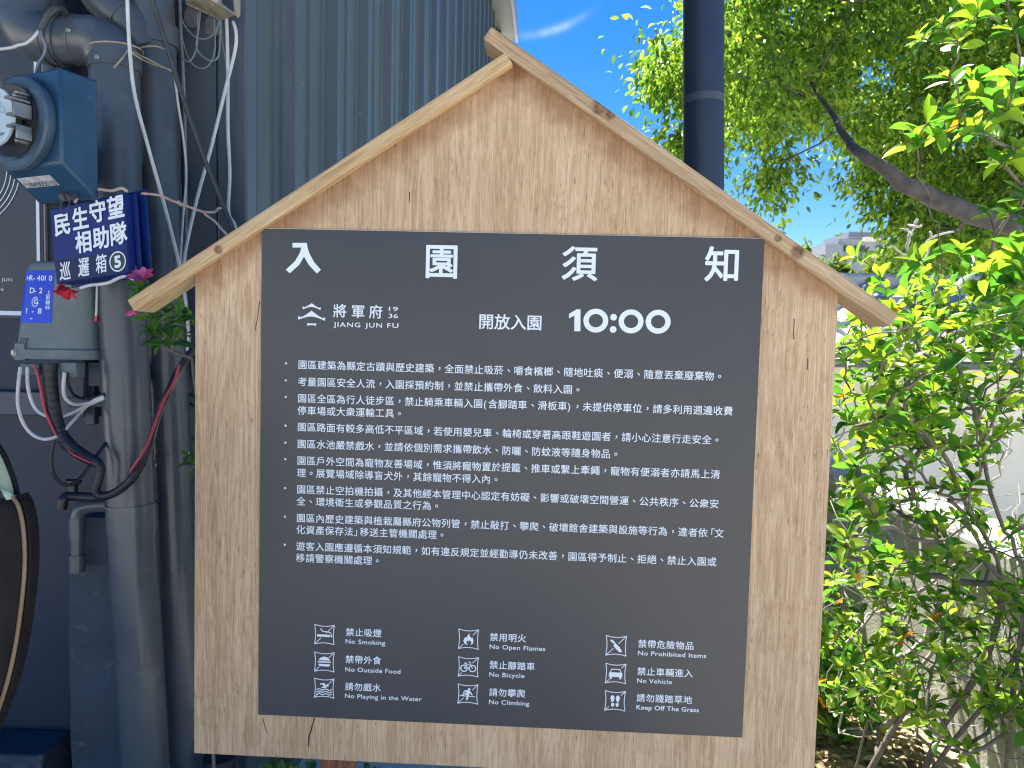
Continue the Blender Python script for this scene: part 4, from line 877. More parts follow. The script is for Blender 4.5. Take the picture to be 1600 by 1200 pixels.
# ---- bracket at top
br = thing('wall_bracket', P(325, 20, 2.1), 'rusty open metal bracket box on the wall at the top edge', 'bracket')
m = MB(); Yb = FY - .012
def plate(m, pts, Y0, th_): m.prism([P(x, y, Y0) for x, y in pts], (0, th_, 0))
for (cx, cy, rx) in ((300, 25, 13), (332, 40, 12)):
    plate(m, [(cx + rx * math.cos(t), cy + rx * 1.45 * math.sin(t)) for t in np.linspace(0, 2 * np.pi, 24, endpoint=False)], Yb - .006, .006)
obj('lug_plate', m, mat('dark wall lug', (.14, .145, .145), .55, var=.25, scale=30), br)
m = MB()
def pxy(x, y, Y): return P(x, y, Y)
A_ = [pxy(288, 5, 2.0), pxy(318, -14, 1.96), pxy(366, 24, 1.96), pxy(344, 31, 2.0)]
m.prism([pxy(290, 4, 2.04), pxy(322, -4, 1.93), pxy(368, 23, 1.93), pxy(346, 32, 2.04)], (0, 0, .004))
m.prism([pxy(344, 13, 1.95), pxy(345, 31, 2.03), pxy(367, 23, 1.94), pxy(344, 3, 1.94)], (.003, .002, 0))
m.prism([pxy(290, -30, 2.04), pxy(346, -30, 2.04), pxy(346, 32, 2.04), pxy(290, 6, 2.04)], (0, .003, 0))
m.prism([pxy(362, -40, 1.95), pxy(371, -40, 1.95), pxy(370, 20, 1.95), pxy(366, 23, 1.95)], (.002, .02, 0))
obj('tray', m, M['rust'], br, bev=.001, smooth=False)
m = MB(); m.prism([pxy(326, 1, 1.945), pxy(340, -2, 1.945), pxy(340, 9, 1.955), pxy(332, 8, 1.955)], (0, .003, 0)); obj('white_insert', m, M['wcable'], br)

# ---- black drain fitting under the board
df = P(345, 1195, 1.95); df[2] = 0
m = MB(); zt_ = P(345, 1180, 1.95)[2]; m.lathe(df, (0, 0, 1), [(0, .038), (zt_ * .6, .038), (zt_ * .6, .045), (zt_ - .03, .045), (zt_ - .028, .040), (zt_ - .018, .040), (zt_ - .016, .045), (zt_, .045), (zt_, .036)], 32); obj('drain_pipe', m, M['black'], label='black ringed drain pipe standing under the lower left corner of the board', cat='pipe')

# ---- curved dark panel at left edge, close to the camera
cp = thing('curved_panel', P(0, 1110, .95), 'glossy dark curved panel with tan edge strip and pale mint top at the left edge', 'curved panel')
Yp = .95
edge = [(27, 776), (36, 790), (43, 820), (46, 860), (45, 900), (40, 950), (32, 1005), (20, 1060), (4, 1110), (-25, 1180)]
E3 = spline(px_path([(x - 7, y, Yp + .0) for x, y in edge]), 6)
m = MB(); ne = len(E3); depth_ = np.array([0, .0, 0]); V = []
nk = 10
for k in range(nk):                            # bulging shell toward the camera from edge to the left
    s = k / (nk - 1.); off = np.array([-.16 * s, -.10 * math.sin(s * 1.4), -.01 * s]); V += [p + off for p in E3]
m.add(V, [(k * ne + i, k * ne + i + 1, (k + 1) * ne + i + 1, (k + 1) * ne + i) for k in range(nk - 1) for i in range(ne - 1)])
m.add([p + np.array([0, .03 * q, 0]) for q in (0, 1) for p in E3], [(i, i + 1, ne + i + 1, ne + i) for i in range(ne - 1)]); obj('shell', m, M['gloss'], cp, ang=60)
m = MB(); m.tube(E3 + np.array([.001, -.002, 0]), .0026, 8); obj('edge_strip', m, M['tan'], cp)
m = MB(); m.tube(E3 + np.array([.0008, .008, 0]), .003, 8); obj('outer_rim', m, M['gloss'], cp)
up_ = spline(px_path([(-40, 640, Yp + .03), (-12, 688, Yp + .03), (5, 715, Yp + .03), (18, 748, Yp + .03), (25, 775, Yp + .03)]), 6); lo_ = spline(px_path([(-40, 760, Yp), (-20, 758, Yp), (0, 762, Yp), (14, 768, Yp), (25, 778, Yp)]), 6)
m = MB(); n_ = len(up_); V = []
for k in range(7):
    s = k / 6.; V += [a * (1 - s) + b * s + np.array([0, -.02 * math.sin(math.pi * s), 0]) for a, b in zip(up_, lo_)]
m.add(V, [(k * n_ + i, k * n_ + i + 1, (k + 1) * n_ + i + 1, (k + 1) * n_ + i) for k in range(6) for i in range(n_ - 1)]); obj('mint_cover', m, M['mint'], cp)
m = MB(); m.tube(up_ + np.array([.002, 0, .002]), .0035, 8); obj('dark_seal', m, M['gloss'], cp)

# ================================================================== RIGHT SIDE
# ---- pole
m = MB(); Yp_ = 4.0; b_ = P(1099.2, 300, Yp_); t_ = P(1099.3, 0, Yp_); dv = (t_ - b_) / (t_[2] - b_[2]); base = b_ - dv * b_[2]; topp = b_ + dv * (7 - b_[2])
po = thing('pole', base, 'tall dark navy round pole rising behind the right roof rail', 'pole')
m.tube([base, topp], .106, 40); obj('shaft', m, M['pole'], po)
m = MB(); q0_ = P(1099, 164, Yp_); m.tube([q0_, q0_ + dv * .04], .1075, 40); obj('tape_band', m, M['tape'], po)
m = MB(); m.lathe(base, (0, 0, 1), [(0, .2), (.02, .2), (.022, .12), (.03, .12)], 32); obj('base_plate', m, M['pole'], po)
# ---- low concrete wall, parallel to the building
def wl(y, dx, z): return np.array([1.58 + .055 * y + dx, y, z])
lw = thing('low_wall', wl(4, .15, 0), 'low weathered concrete wall with a pale sunlit coping behind the shrubs', 'wall')
m = MB(); y0, y1 = .6, 4.6; m.prism([wl(y0, .03, 0), wl(y0, .28, 0), wl(y0, .28, .79), wl(y0, .03, .79)], wl(y1, 0, 0) - wl(y0, 0, 0)); obj('wall_body', m, M['conc'], lw, smooth=False)
m = MB(); m.prism([wl(y0, 0, .792), wl(y0, .31, .792), wl(y0, .31, .85), wl(y0, 0, .85)], wl(y1, 0, 0) - wl(y0, 0, 0)); obj('coping', m, M['coping'], lw, bev=.008)
# ---- tile capped pale wall farther back
gw = thing('tiled_wall', (4.5, 4.8, 0), 'pale rendered wall with a light grey tiled coping behind the low concrete wall', 'wall')
Yg = 4.4; ze = P(1400, 556, Yg)[2]; zr = P(1400, 448, Yg + .9)[2]
xg0 = P(1150, 560, Yg)[0]; xg1 = 9.0
m = MB(); m.span((xg0 + .1, Yg + .25, 0), (xg1, Yg + .5, ze - .03)); obj('rendered_wall', m, M['pale'], gw, smooth=False)
m = MB(); nx = 240; xs_ = np.linspace(xg0, xg1, nx); rows = 5; V = []; fs = []
for r_ in range(rows):
    for e, (s, lift) in enumerate(((r_ / rows, .035), ((r_ + 1) / rows + .02, .0))):
        for x in xs_:
            w_ = (x / .27) % 1; prof2 = .045 * math.sin(math.pi * min(w_ / .6, 1)) ** .8 if w_ < .6 else -.02 * math.sin(math.pi * (w_ - .6) / .4)
            V.append((x, Yg + .9 * s, ze + (zr - ze) * s + lift + prof2))
    b0_ = r_ * 2 * nx; fs += [(b0_ + i, b0_ + i + 1, b0_ + nx + i + 1, b0_ + nx + i) for i in range(nx - 1)]
    # front lip
    lo = len(V)
    for x, q in zip(xs_, V[b0_:b0_ + nx]): V.append((q[0], q[1] + .004, q[2] - .045))
    fs += [(b0_ + i + 1, b0_ + i, lo + i, lo + i + 1) for i in range(nx - 1)]
# account for ring order
V2 = []; 
m2 = MB()
cnt = 0
for r_ in range(rows):
    A0 = []; B0 = []; C0 = []
    for x in xs_:
        w_ = (x / .27) % 1; p3 = .045 * math.sin(math.pi * min(w_ / .6, 1)) ** .8 if w_ < .6 else -.02 * math.sin(math.pi * (w_ - .6) / .4)
        s0, s1 = r_ / rows, (r_ + 1) / rows + .03
        A0.append((x, Yg + .9 * s0, ze + (zr - ze) * s0 + .035 + p3)); B0.append((x, Yg + .9 * s1, ze + (zr - ze) * s1 + p3)); C0.append((x, Yg + .9 * s0 + .004, ze + (zr - ze) * s0 - .015 + p3))
    m2.add(A0 + B0 + C0, [(i, i + 1, nx + i + 1, nx + i) for i in range(nx - 1)] + [(i + 1, i, 2 * nx + i, 2 * nx + i + 1) for i in range(nx - 1)])
obj('tile_roof', m2, M['tile'], gw, ang=60)
m = MB(); m.span((xg0, Yg + .86, zr - .02), (xg1, Yg + 1.04, zr + .09)); obj('ridge', m, M['tile'], gw, bev=.03)
m = MB(); m.span((xg0, Yg + .03, ze - .075), (xg1, Yg + .9, ze - .04)); obj('eave_board', m, M['flash'], gw, smooth=False)

# ---- far building and trees
fb = thing('far_building', P(1345, 540, 70) * np.array([1, 1, 0]), 'distant grey flat-roofed building with two dark windows above the far trees', 'building')
def fbox(name, x0, x1, ytop, ybot, Y, dep, mt, grp=None):
    a = P(x0, ytop, Y); b = P(x1, ybot, Y); m = MB(); m.span((a[0], Y, max(b[2], 0)), (b[0], Y + dep, a[2])); return obj(name, m, mt, fb, smooth=False)
main = fbox('wall', 1310, 1455, 373, 560, 70, 12, M['farwall'])
fbox('side_wing', 1290, 1309.8, 381, 560, 69.5, 10, M['farwall']); fbox('roof_storey', 1326, 1386, 362, 372.8, 74, 6, M['farwall']); fbox('parapet', 1308, 1457, 371, 374, 69.8, .15, M['farpale'])
for x0, x1 in ((1315, 1331), (1335.5, 1352), (1370, 1388), (1398, 1416)): 
    w_ = fbox('window', x0, x1, 384, 393, 69.85, .1, M['farglass'])
fbox('balcony', 1351, 1376, 370, 377, 69.3, .4, M['farpale'])

def leaf_template(n=5, curl=.18, fold=.25):
    t = np.linspace(0, 1, n + 1); w = np.sin(np.pi * t ** 0.95) ** .8 * (0.65 + .5 * t); w = w / w.max() * .5; w[0] = .03; w[-1] = .0
    V = []
    for a, b in zip(t, w):
        z = -curl * a * a
        V += [(a, -b, z + fold * b), (a, 0, z), (a, b, z + fold * b)]
    fs = []
    for i in range(n):
        o = 3 * i; fs += [(o, o + 3, o + 4, o + 1), (o + 1, o + 4, o + 5, o + 2)]
    return np.array(V), fs
LT5 = leaf_template(5); LT2 = leaf_template(2, .2, .3); LT3 = leaf_template(3, .25, .25)
def unit(a): return a / (np.linalg.norm(a, axis=-1, keepdims=True) + 1e-9)
def leaves(name, pos, dirs, nrms, L, Wd, mt, parent, tmpl, **k):
    pos = np.asarray(pos); D = unit(np.asarray(dirs)); N_ = np.asarray(nrms); N_ = unit(N_ - D * (N_ * D).sum(1)[:, None]); Sd = np.cross(N_, D)
    T, fs = tmpl; n = len(pos); kv = len(T)
    V = pos[:, None, :] + L[:, None, None] * T[None, :, 0, None] * D[:, None] + Wd[:, None, None] * T[None, :, 1, None] * Sd[:, None] + (L * NR.uniform(.3, 2.3, n))[:, None, None] * T[None, :, 2, None] * N_[:, None]
    V = V.reshape(-1, 3)
    fa = np.array(fs); allf = (fa[None] + (np.arange(n) * kv)[:, None, None]).reshape(-1, 4)
    if parent: o0 = np.array(root_loc(parent)); loc = Vector((0, 0, 0))
    else: o0 = np.array([*V[:, :2].mean(0), V[:, 2].min()]); loc = Vector(o0)
    me = bpy.data.meshes.new(name); V = V - o0
    me.vertices.add(len(V)); me.vertices.foreach_set('co', V.ravel().astype(np.float32))
    me.loops.add(allf.size); me.loops.foreach_set('vertex_index', allf.ravel().astype(np.int32))
    me.polygons.add(len(allf)); me.polygons.foreach_set('loop_start', np.arange(0, allf.size, 4, dtype=np.int32))
    me.update(calc_edges=True); me.validate(); me.shade_smooth(); me.materials.append(mt)
    o = bpy.data.objects.new(name, me); col.objects.link(o); o.location = loc
    if parent: o.parent = parent
    return tag(o, **k)

def grow(m, seeds, tips, r0=.0022, expo=2.3, step=.05, jit=.012, nsides=7, rmax=.05, bias=.25):
    """shrub skeleton: seeds = list of polylines (stems); tips are joined to the nearest node; returns tip directions"""
    pos = []; par = []
    for pl in seeds:
        pl = np.asarray(pl)
        for i, q in enumerate(pl): pos.append(q); par.append(-1 if i == 0 else len(pos) - 2)
    root = pos[0]; tips = sorted(tips, key=lambda q: np.linalg.norm(q - root)); tipidx = []
    for tq in tips:
        A = np.array(pos); d = np.linalg.norm(A - tq, axis=1); up_pen = np.maximum(A[:, 2] - tq[2] + .03, 0) * 1.2
        j = int(np.argmin(d + up_pen)); a = A[j]; L = np.linalg.norm(tq - a); n = max(int(L / step), 2); prev = j
        mid_ = (a + tq) / 2 + np.array([0, 0, -bias * L * .35]) + np.array([R.uniform(-1, 1), R.uniform(-1, 1), 0]) * L * .12
        for i in range(1, n + 1):
            t = i / n; q = a * (1 - t) ** 2 + 2 * mid_ * t * (1 - t) + tq * t * t
            if i < n: q = q + np.array([R.uniform(-1, 1) for _ in range(3)]) * jit
            pos.append(q); par.append(prev); prev = len(pos) - 1
        tipidx.append(prev)
    n = len(pos); rad = np.zeros(n); ch = [[] for _ in range(n)]
    for i in range(n):
        if par[i] >= 0: ch[par[i]].append(i)
    for i in range(n - 1, -1, -1):                        # children always after parents
        rad[i] = min(r0 if not ch[i] else sum(rad[c] ** expo for c in ch[i]) ** (1 / expo), rmax)
    for i in range(n):
        if par[i] < 0 or (ch[par[i]] and max(ch[par[i]], key=lambda c: rad[c]) != i):
            chain = [i] if par[i] < 0 else [par[i], i]; k = i
            while ch[k]: k = max(ch[k], key=lambda c: rad[c]); chain.append(k)
            rr_ = [rad[c] for c in chain]
            if par[i] >= 0: rr_[0] = rr_[1]
            if len(chain) > 1: m.tube([pos[c] for c in chain], rr_, nsides)
    return [(pos[i], unit(pos[i] - pos[par[i]])) for i in tipidx]

def rosettes(tips, size=.05, nmin=5, nmax=9, scatter=.0, upb=.5):
    pos, dr, nm, L, Wd, yg = [], [], [], [], [], []
    for p, d in tips:
        ax = unit(np.asarray(d) + np.array([0, 0, upb]) + NR.normal(0, .15, 3)); u = unit(np.cross(ax, NR.normal(0, 1, 3))); w = np.cross(ax, u); n = R.randint(nmin, nmax); sz = size * R.uniform(.6, 1.3)
        for i in range(n):
            a = i * 2.4 + R.uniform(-.3, .3); f = i / n; tilt = math.radians(25 + 62 * (1 - f) + R.uniform(-12, 12))
            rd = u * math.cos(a) + w * math.sin(a); dd = ax * math.cos(tilt) + rd * math.sin(tilt); nn = ax * math.sin(tilt) - rd * math.cos(tilt)
            ln = sz * (1.1 - .45 * f) * R.uniform(.8, 1.15)
            pos.append(p - ax * sz * .45 * (1 - f) * R.uniform(.4, 1.3) + rd * .002); dr.append(dd); nm.append(nn + NR.normal(0, .22, 3)); L.append(ln); Wd.append(ln * R.uniform(.42, .56)); yg.append(f > .66)
    return map(np.array, (pos, dr, nm, L, Wd, yg))

def shrub(name, label, base, seeds, tips, size, bark, grp=None, r0=.0018, lm='leaf', nmin=5, nmax=9, rmax=.0105, young=True):
    rt = thing(name, base, label, 'shrub', grp)
    m = MB(); tp_ = grow(m, seeds, tips, r0=r0, rmax=rmax); obj('branches', m, bark, rt, ang=80)
    if size:
        p, d, nn, L, Wd, yg = rosettes(tp_, size, nmin, nmax); yg = yg.astype(bool)
        if not young: yg = yg & False
        old = ~yg
        leaves('leaves', p[old], d[old], nn[old], L[old], Wd[old], M[lm], rt, LT5)
        if yg.any(): leaves('young_leaves', p[yg], d[yg], nn[yg], L[yg], Wd[yg], M['leafyoung'], rt, LT5)
    return rt
def rnd(x0, x1, y0, y1, Y0, Y1, n, ok=lambda x, y: True):
    out = []
    while len(out) < n:
        x, y, Y = R.uniform(x0, x1), R.uniform(y0, y1), R.uniform(Y0, Y1)
        if ok(x, y): out.append(P(x, y, Y))
    return out
def inter(pts, k=5, j=.006):
    s = spline(pts, k); s[1:-1] += NR.normal(0, j, (len(s) - 2, 3)); return s
# tall shrub at the right edge
bt = np.array([1.52, 2.2, 0])
stem = inter([bt, P(1600, 930, 2.2), P(1560, 800, 2.15), P(1525, 640, 2.1), P(1495, 560, 2.08), P(1476, 480, 2.06), P(1470, 380, 2.04), P(1455, 310, 2.02)])
tall_px = [(1440, 60, 1.75), (1470, 35, 1.7), (1530, 15, 1.7), (1585, 40, 1.75), (1497, 62, 1.72), (1482, 118, 1.85), (1455, 185, 1.9), (1432, 215, 1.9), (1500, 165, 1.9), (1540, 150, 1.95), (1525, 195, 1.9), (1575, 175, 1.9), (1592, 110, 1.8), (1548, 140, 2.0), (1590, 235, 1.9), (1562, 250, 1.95), (1580, 330, 2.0), (1592, 390, 1.9), (1500, 390, 2.1), (1490, 425, 2.1), (1568, 455, 2.0), (1548, 400, 2.1), (1432, 405, 2.15), (1605, 300, 2.0), (1590, 470, 2.05), (1545, 330, 2.2), (1610, 10, 1.9), (1575, -20, 1.8), (1510, -30, 1.8), (1640, 120, 1.9), (1660, 250, 2.0), (1650, 380, 1.9), (1680, 60, 1.9), (1700, 200, 2.1), (1470, 205, 2.0), (1515, 120, 2.0), (1598, 430, 1.85), (1530, 455, 2.15)]
shrub('shrub', 'tall leafy shrub rising up the right edge of the photo in front of the tree', bt, [stem], px_path(tall_px), .066, M['bark'], 'leafy shrubs by the concrete wall', nmin=7, nmax=11)
# middle shrub, dense bright rosettes beside the board
bm = np.array([1.30, 2.35, 0])
st1 = inter([bm, P(1600, 1000, 2.25), P(1560, 900, 2.2), P(1500, 800, 2.15), P(1475, 770, 2.12), P(1440, 740, 2.1)]); 
st2 = inter([bm + .03, P(1560, 960, 2.3), P(1500, 760, 2.1), P(1420, 650, 2.0), P(1430, 600, 1.95), P(1470, 530, 1.9), P(1488, 480, 1.88)])
mid_px = [(1428, 508, 1.5), (1345, 540, 1.75), (1375, 555, 1.8), (1430, 500, 1.7), (1480, 445, 1.85), (1500, 455, 1.85), (1462, 470, 1.8), (1335, 400, 2.1), (1372, 430, 2.1), (1385, 455, 2.0), (1345, 505, 1.8), (1322, 560, 1.8), (1318, 590, 1.85), (1380, 560, 1.75), (1420, 565, 1.8), (1540, 490, 1.9), (1525, 520, 2.0), (1580, 500, 1.9), (1485, 555, 1.75), (1460, 610, 2.0), (1550, 560, 1.9)]
tips = px_path(mid_px) + rnd(1305, 1610, 470, 680, 1.7, 2.45, 125, lambda x, y: y > 460 + max(0, (1400 - x)) * .25) + rnd(1320, 1700, 600, 870, 1.8, 2.6, 125) + rnd(1400, 1640, 410, 520, 1.8, 2.4, 26) + rnd(1610, 1800, 420, 900, 1.7, 2.4, 24)
shrub('shrub', 'bright green bushy shrub close beside the right edge of the notice board', bm, [st1, st2], tips, .048, M['bark'], 'leafy shrubs by the concrete wall')
# low shrub
bl_ = np.array([1.18, 2.45, 0])
st3 = inter([bl_, P(1420, 1090, 2.4), P(1400, 1040, 2.35), P(1480, 990, 2.2)]); st4 = inter([bl_ - .02, P(1360, 1090, 2.4), P(1345, 1000, 2.35), P(1345, 950, 2.3)])
low_px = [(1335, 895, 2.2), (1355, 880, 2.2), (1405, 880, 2.1), (1430, 875, 2.1), (1345, 955, 2.3), (1390, 955, 2.3), (1410, 985, 2.3), (1398, 935, 2.4), (1460, 935, 2.3), (1440, 1060, 2.2), (1475, 1065, 2.2), (1455, 1100, 2.2), (1425, 1030, 2.2), (1350, 1110, 2.2), (1330, 970, 2.5), (1300, 900, 2.6)]
tips = px_path(low_px) + rnd(1290, 1620, 860, 1120, 1.85, 2.8, 135) + rnd(1440, 1640, 1000, 1190, 1.8, 2.3, 34)
shrub('shrub', 'low sparse shrub spreading over the dry leaves at the lower right', bl_, [st3, st4], tips, .044, M['bark'], 'leafy shrubs by the concrete wall')
# bare twiggy bush behind
bb = np.array([1.12, 3.0, 0])
st5 = inter([bb, P(1440, 1000, 3.0), P(1425, 900, 2.95), P(1400, 760, 2.9)]); st6 = inter([bb + .04, P(1370, 950, 3.05), P(1340, 860, 3.1), P(1300, 800, 3.1)])
tips = rnd(1290, 1600, 640, 960, 2.4, 3.3, 150) + rnd(1280, 1600, 620, 1150, 2.3, 3.4, 170)
shrub('bare_shrub', 'leafless shrub of pale grey tangled twigs in front of the concrete wall', bb, [st5, st6], tips, 0, M['twig'], r0=.0019, rmax=.011)
# bleached dead branch
dbt = thing('dead_branch', P(1437, 560, 2.9) , 'bleached bare forked branch standing up against the tree behind the roof rail', 'branch')
m = MB(); Yd = 2.9
q_ = [(1437, 700), (1436, 560), (1435, 470), (1428, 427), (1420, 400), (1420, 375), (1425, 360), (1434, 342)]
m.tube(inter([P(x, y, Yd) for x, y in q_], 4, .002), np.linspace(.010, .0045, 29), 8)
for br_ in ([(1427, 428), (1437, 415), (1446, 403), (1452, 388)], [(1437, 415), (1434, 402), (1440, 392), (1447, 380), (1455, 372), (1470, 366), (1490, 362)], [(1455, 372), (1453, 362)], [(1420, 402), (1410, 397), (1396, 385)], [(1424, 367), (1417, 360), (1407, 358)], [(1420, 352), (1430, 355), (1440, 352)], [(1435, 402), (1436, 388)]):
    m.tube(inter([P(x, y, Yd + R.uniform(-.04, .04)) for x, y in br_], 4, .0015), np.linspace(.0058, .0036, (len(br_) - 1) * 4 + 1), 7)
obj('wood', m, M['deadtwig'], dbt, ang=80)
# sapling
sb = P(1382, 1160, 3.1); sb[2] = 0
sp2 = thing('sapling', sb, 'slim grey-barked sapling trunk standing close to the concrete wall', 'tree')
m = MB(); tt_ = inter([sb, P(1385, 1050, 3.1), P(1378, 900, 3.1), P(1381, 760, 3.1), P(1378, 690, 3.1), P(1365, 640, 3.1), P(1350, 600, 3.1)], 5, .004)
sp_t = grow(m, [tt_], rnd(1300, 1400, 700, 880, 2.8, 3.2, 26) + rnd(1300, 1420, 560, 700, 2.9, 3.2, 8), r0=.003, rmax=.017); obj('trunk', m, M['twig'], sp2, ang=80)
p, d, nn, L, Wd, yg = rosettes(sp_t, .055, 4, 7); leaves('leaves', p, d, nn, L, Wd, M['leaf'], sp2, LT3)

# ---- big tree
tb = np.array([4.75, 6.6, 0]); tr = thing('big_tree', tb, 'large bright green tree with a thick limb, filling the upper right sky', 'tree')
def crown_ok(x, y):
    if x < 1035 or y > 470: return False
    if x < 1068: return 75 < y < 140 + (x - 1035) * 1.8
    if x < 1130: return y < 222
    if x < 1165: return y < 200
    if x < 1225: return y < 222
    if x < 1310: return y < 188 + 12 * math.sin(x * .1)
    if x < 1360: return y < 225
    if x < 1410: return y < 275
    return y < 440
cents = []
while len(cents) < 1330:
    x, y = R.uniform(1025, 1900), R.uniform(-230, 470); Yc = R.uniform(6.3, 10.2)
    if x < 1130 and y < 75 and R.random() < .85: continue
    if not crown_ok(min(x, 1600), y): continue
    if y < -60 and R.random() < .55: continue
    if x > 1620 and R.random() < .5: continue
    if math.sin(x * .021 + 1) * math.sin(y * .027 + x * .006) > .5 and R.random() < .85: continue
    
    if Yc < 6.7 and 1310 < x < 1620 and 200 < y < 400: Yc += 1.2
    cents.append(P(x, y, Yc))
lobes = [(1205, 300, 7.2), (1210, 278, 7.4), (1214, 255, 7.1), (1345, 282, 7.4), (1372, 310, 7.5), (1392, 335, 7.5), (1095, 250, 7.2), (1075, 222, 6.3), (1060, 232, 6.4), (1046, 90, 6.3), (1052, 150, 6.4), (1040, 120, 6.2)]
for q in lobes:
    for _ in range(3): cents.append(P(q[0] + R.uniform(-12, 12), q[1] + R.uniform(-14, 14), q[2] + R.uniform(-.1, .1)))
m = MB()
limb = inter([tb, P(1720, 560, 6.4), P(1680, 420, 6.2), P(1600, 362, 5.9), P(1530, 338, 5.6), P(1470, 315, 5.5), P(1420, 290, 5.4), P(1380, 262, 5.4), P(1340, 236, 5.5), P(1322, 215, 5.8), P(1280, 150, 6.5), P(1230, 90, 7.2)], 4, .006)
trunk2 = inter([tb + .02, P(1715, 560, 6.7), P(1690, 300, 6.9), P(1600, 60, 7.2), P(1520, -60, 7.4), P(1450, -150, 7.5)], 4, .02)
def lr(n, a, b): return np.linspace(a, b, n)
m.tube(limb, np.interp(np.linspace(0, 1, len(limb)), [0, .2, .3, .55, .75, 1], [.24, .17, .078, .058, .036, .012]), 14)
m.tube(trunk2, np.interp(np.linspace(0, 1, len(trunk2)), [0, .3, 1], [.26, .18, .04]), 14); obj('trunk', m, M['treebark'], tr, ang=80)
m = MB(); grow(m, [limb[16:], trunk2[6:]], R.sample(cents, 190), r0=.006, rmax=.04, step=.25, jit=.03, nsides=6, expo=2.5); obj('limbs', m, M['treebark'], tr, ang=80)
pos, dr, nm, L, Wd = [], [], [], [], []
for c in cents:
    n = R.randint(60, 92); sp_r = R.uniform(.10, .21)
    off = NR.normal(0, 1, (n, 3)) * np.array([sp_r, sp_r, sp_r * .75]) * .85; pos.append(c + off)
    dd = NR.normal(0, .55, (n, 3)) + off / sp_r * .5; dd[:, 2] -= .75; dr.append(dd); nm.append(NR.normal(0, .55, (n, 3)) + np.array([0, -.1, .9])); ln = NR.uniform(.05, .095, n); L.append(ln); Wd.append(ln * NR.uniform(.36, .5, n))
leaves('crown', np.vstack(pos), np.vstack(dr), np.vstack(nm), np.hstack(L), np.hstack(Wd), M['treeleaf'], tr, LT3)
# ---- far trees
def far_tree(label, px, ytop, ybot, wpx, Y, n=1500, ls=.35):
    c0 = P(px, ytop, Y); c1 = P(px, ybot, Y); base_ = np.array([c0[0], Y, 0]); rt = thing('far_tree', base_, label, 'tree', 'far trees below the distant building')
    hw_ = wpx / F * Y / 2; zc = (c0[2] + max(c1[2], .8)) / 2; hh = max((c0[2] - max(c1[2], .8)) / 2, .6)
    m = MB(); m.tube(inter([base_, base_ + np.array([.05, 0, zc * .5]), np.array([c0[0], Y, zc + hh * .4])], 4, .03), np.linspace(.12, .04, 9), 8); obj('trunk', m, M['treebark'], rt)
    k = 26; cs = NR.normal(0, 1, (k, 3)); cs = unit(cs) * NR.uniform(.35, .95, (k, 1)) * np.array([hw_, hw_ * .8, hh]) + np.array([c0[0], Y, zc])
    idx = NR.integers(0, k, n); pos = cs[idx] + NR.normal(0, 1, (n, 3)) * np.array([hw_, hw_, hh]) * .17; d = NR.normal(0, 1, (n, 3)); d[:, 2] -= .3
    ln = NR.uniform(.5, 1.1, n) * ls; leaves('crown', pos, d, NR.normal(0, .6, (n, 3)) + np.array([0, 0, .8]), ln, ln * .55, M['farleaf'], rt, LT2)
far_tree('round far tree left of the distant building, just above the roof rail', 1222, 360, 470, 46, 32, 1800, .36)
far_tree('small far tree touching the left wing of the distant building', 1262, 384, 480, 36, 34, 1300, .34)
far_tree('far yellow-green tree in front of the left side of the distant building', 1306, 408, 500, 60, 26, 2200, .34)
far_tree('far yellow-green tree in front of the right side of the distant building', 1378, 402, 500, 74, 24, 2600, .32)
far_tree('far tree just left of the bleached branch', 1424, 372, 500, 74, 20, 2400, .28)
far_tree('far leafy tree between the bleached branch and the big tree trunk', 1500, 330, 500, 160, 15, 4200, .22)
far_tree('far leafy tree behind the big tree trunk at the right edge', 1600, 320, 500, 160, 14, 3800, .22)
# ---- azalea sprig behind the left edge of the board
zb0 = np.array([P(330, 900, 1.56)[0], 1.62, 0]); az_ = thing('azalea', zb0, 'azalea sprig with green leaves and pink flowers below the left roof rail', 'plant')
m = MB(); st_ = inter([zb0, P(325, 900, 1.6), P(318, 700, 1.6), P(300, 560, 1.62)], 5, .003)
azt = grow(m, [st_], px_path([(262, 505, 1.6), (275, 492, 1.58), (245, 520, 1.58), (235, 512, 1.58), (270, 525, 1.56), (285, 500, 1.6), (232, 495, 1.6), (258, 488, 1.62), (250, 535, 1.57), (292, 520, 1.6), (278, 480, 1.62), (294, 712, 1.58), (298, 722, 1.6), (222, 440, 1.62), (218, 452, 1.62)]), r0=.0016, step=.03, jit=.003); obj('stem', m, M['bark'], az_, ang=80)
p, d, nn, L, Wd, yg = rosettes(azt, .034, 5, 8, upb=.2); leaves('leaves', p, d, nn, L, Wd, M['sprigleaf'], az_, LT5)
def petals(name, ctr, n, size, mt, parent, ax=(0, -.6, .6)):
    ax = unit(np.array(ax, float)); u = unit(np.cross(ax, [1, .2, 0])); w = np.cross(ax, u); pos, d, nn = [], [], []
    for i in range(n):
        a = i * 2 * np.pi / n + R.uniform(-.2, .2); rd = u * math.cos(a) + w * math.sin(a); pos.append(ctr); d.append(ax * .75 + rd * .7); nn.append(ax * .7 - rd * .75)
    ln = np.array([size * R.uniform(.8, 1.15) for _ in range(n)]); return leaves(name, np.array(pos), np.array(d), np.array(nn), ln, ln * .6, mt, parent, LT5)
petals('flower', P(226, 439, 1.58), 6, .036, M['petal'], az_); petals('flower', P(208, 482, 1.6), 3, .022, M['petal'], az_, (0, -.5, -.7))
rb = thing('red_ribbon', P(107, 444, 1.64), 'crumpled red ribbon tucked under the lower left corner of the blue tin box', 'ribbon')
petals('fold', P(100, 446, 1.66), 4, .034, M['redribbon'], rb, (.25, -.5, -.8)); petals('fold', P(108, 448, 1.65), 3, .032, M['redribbon'], rb, (-.1, -.4, -.9))
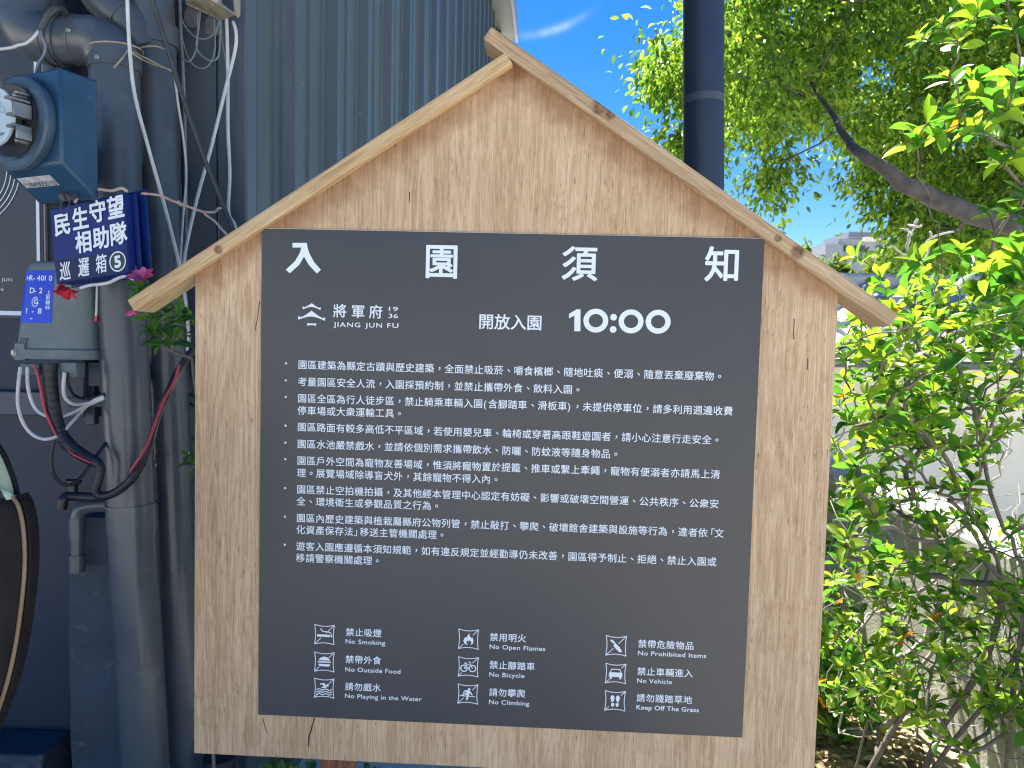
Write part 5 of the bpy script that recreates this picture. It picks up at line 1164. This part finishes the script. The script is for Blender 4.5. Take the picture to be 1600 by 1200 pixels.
rb2 = thing('red_ribbon', P(214, 430, 1.60), 'small red ribbon at the lower right corner of the blue tin box', 'ribbon'); petals('fold', P(222, 430, 1.60), 4, .028, M['redribbon'], rb2, (-.8, -.4, .1))
# ---- leafy weeds under the board, dry leaves on the soil
wd = thing('weed', np.array([P(445, 1195, 2.1)[0], 2.1, 0]), 'leafy green weed showing under the bottom edge of the board left of the post', 'plant')
m = MB(); wdt = grow(m, [inter([np.array([P(445, 1195, 2.1)[0], 2.1, 0]), P(440, 1260, 2.1)], 4, .003)], [P(430, 1203, 2.05), P(445, 1197, 2.1), P(452, 1207, 2.0), P(485, 1202, 2.15), P(437, 1215, 2.0), P(462, 1212, 2.1)], r0=.0016, step=.04); obj('stem', m, M['bark'], wd)
p, d, nn, L, Wd, yg = rosettes(wdt, .05, 5, 8); leaves('leaves', p, d, nn, L, Wd, M['sprigleaf'], wd, LT5)
wd2 = thing('weed', np.array([P(600, 1200, 2.2)[0], 2.2, 0]), 'leafy green weed under the board right of the red-brown post', 'plant')
m = MB(); wdt = grow(m, [inter([np.array([P(600, 1195, 2.2)[0], 2.2, 0]), P(590, 1260, 2.2)], 4, .003)], [P(575, 1208, 2.1), P(590, 1210, 2.2), P(630, 1215, 2.1), P(660, 1218, 2.2)], r0=.0016, step=.04); obj('stem', m, M['bark'], wd2)
p, d, nn, L, Wd, yg = rosettes(wdt, .05, 5, 8); leaves('leaves', p, d, nn, L, Wd, M['sprigleaf'], wd2, LT5)
n = 2600; pp = np.c_[NR.uniform(.6, 1.62, n), NR.uniform(1.8, 4.6, n), NR.uniform(.008, .03, n)]; d = NR.normal(0, 1, (n, 3)); d[:, 2] *= .25; ln = NR.uniform(.03, .065, n)
leaves('leaf_litter', pp, d, NR.normal(0, .35, (n, 3)) + np.array([0, 0, 1]), ln, ln * .5, M['litter'], None, LT3, kind='stuff', label='dry brown leaves scattered on the soil under the shrubs', cat='dry leaves')
n = 2600; pp = np.c_[NR.uniform(.7, 1.55, n), NR.uniform(2.75, 4.5, n), NR.uniform(.02, .34, n)]; d = NR.normal(0, .6, (n, 3)); d[:, 2] += .5; ln = NR.uniform(.05, .11, n)
leaves('ground_cover', pp, d, NR.normal(0, .4, (n, 3)) + np.array([0, 0, 1]), ln, ln * .3, M['leaf'], None, LT3, kind='stuff', label='low green ground cover on the soil in front of the concrete wall', cat='ground cover')
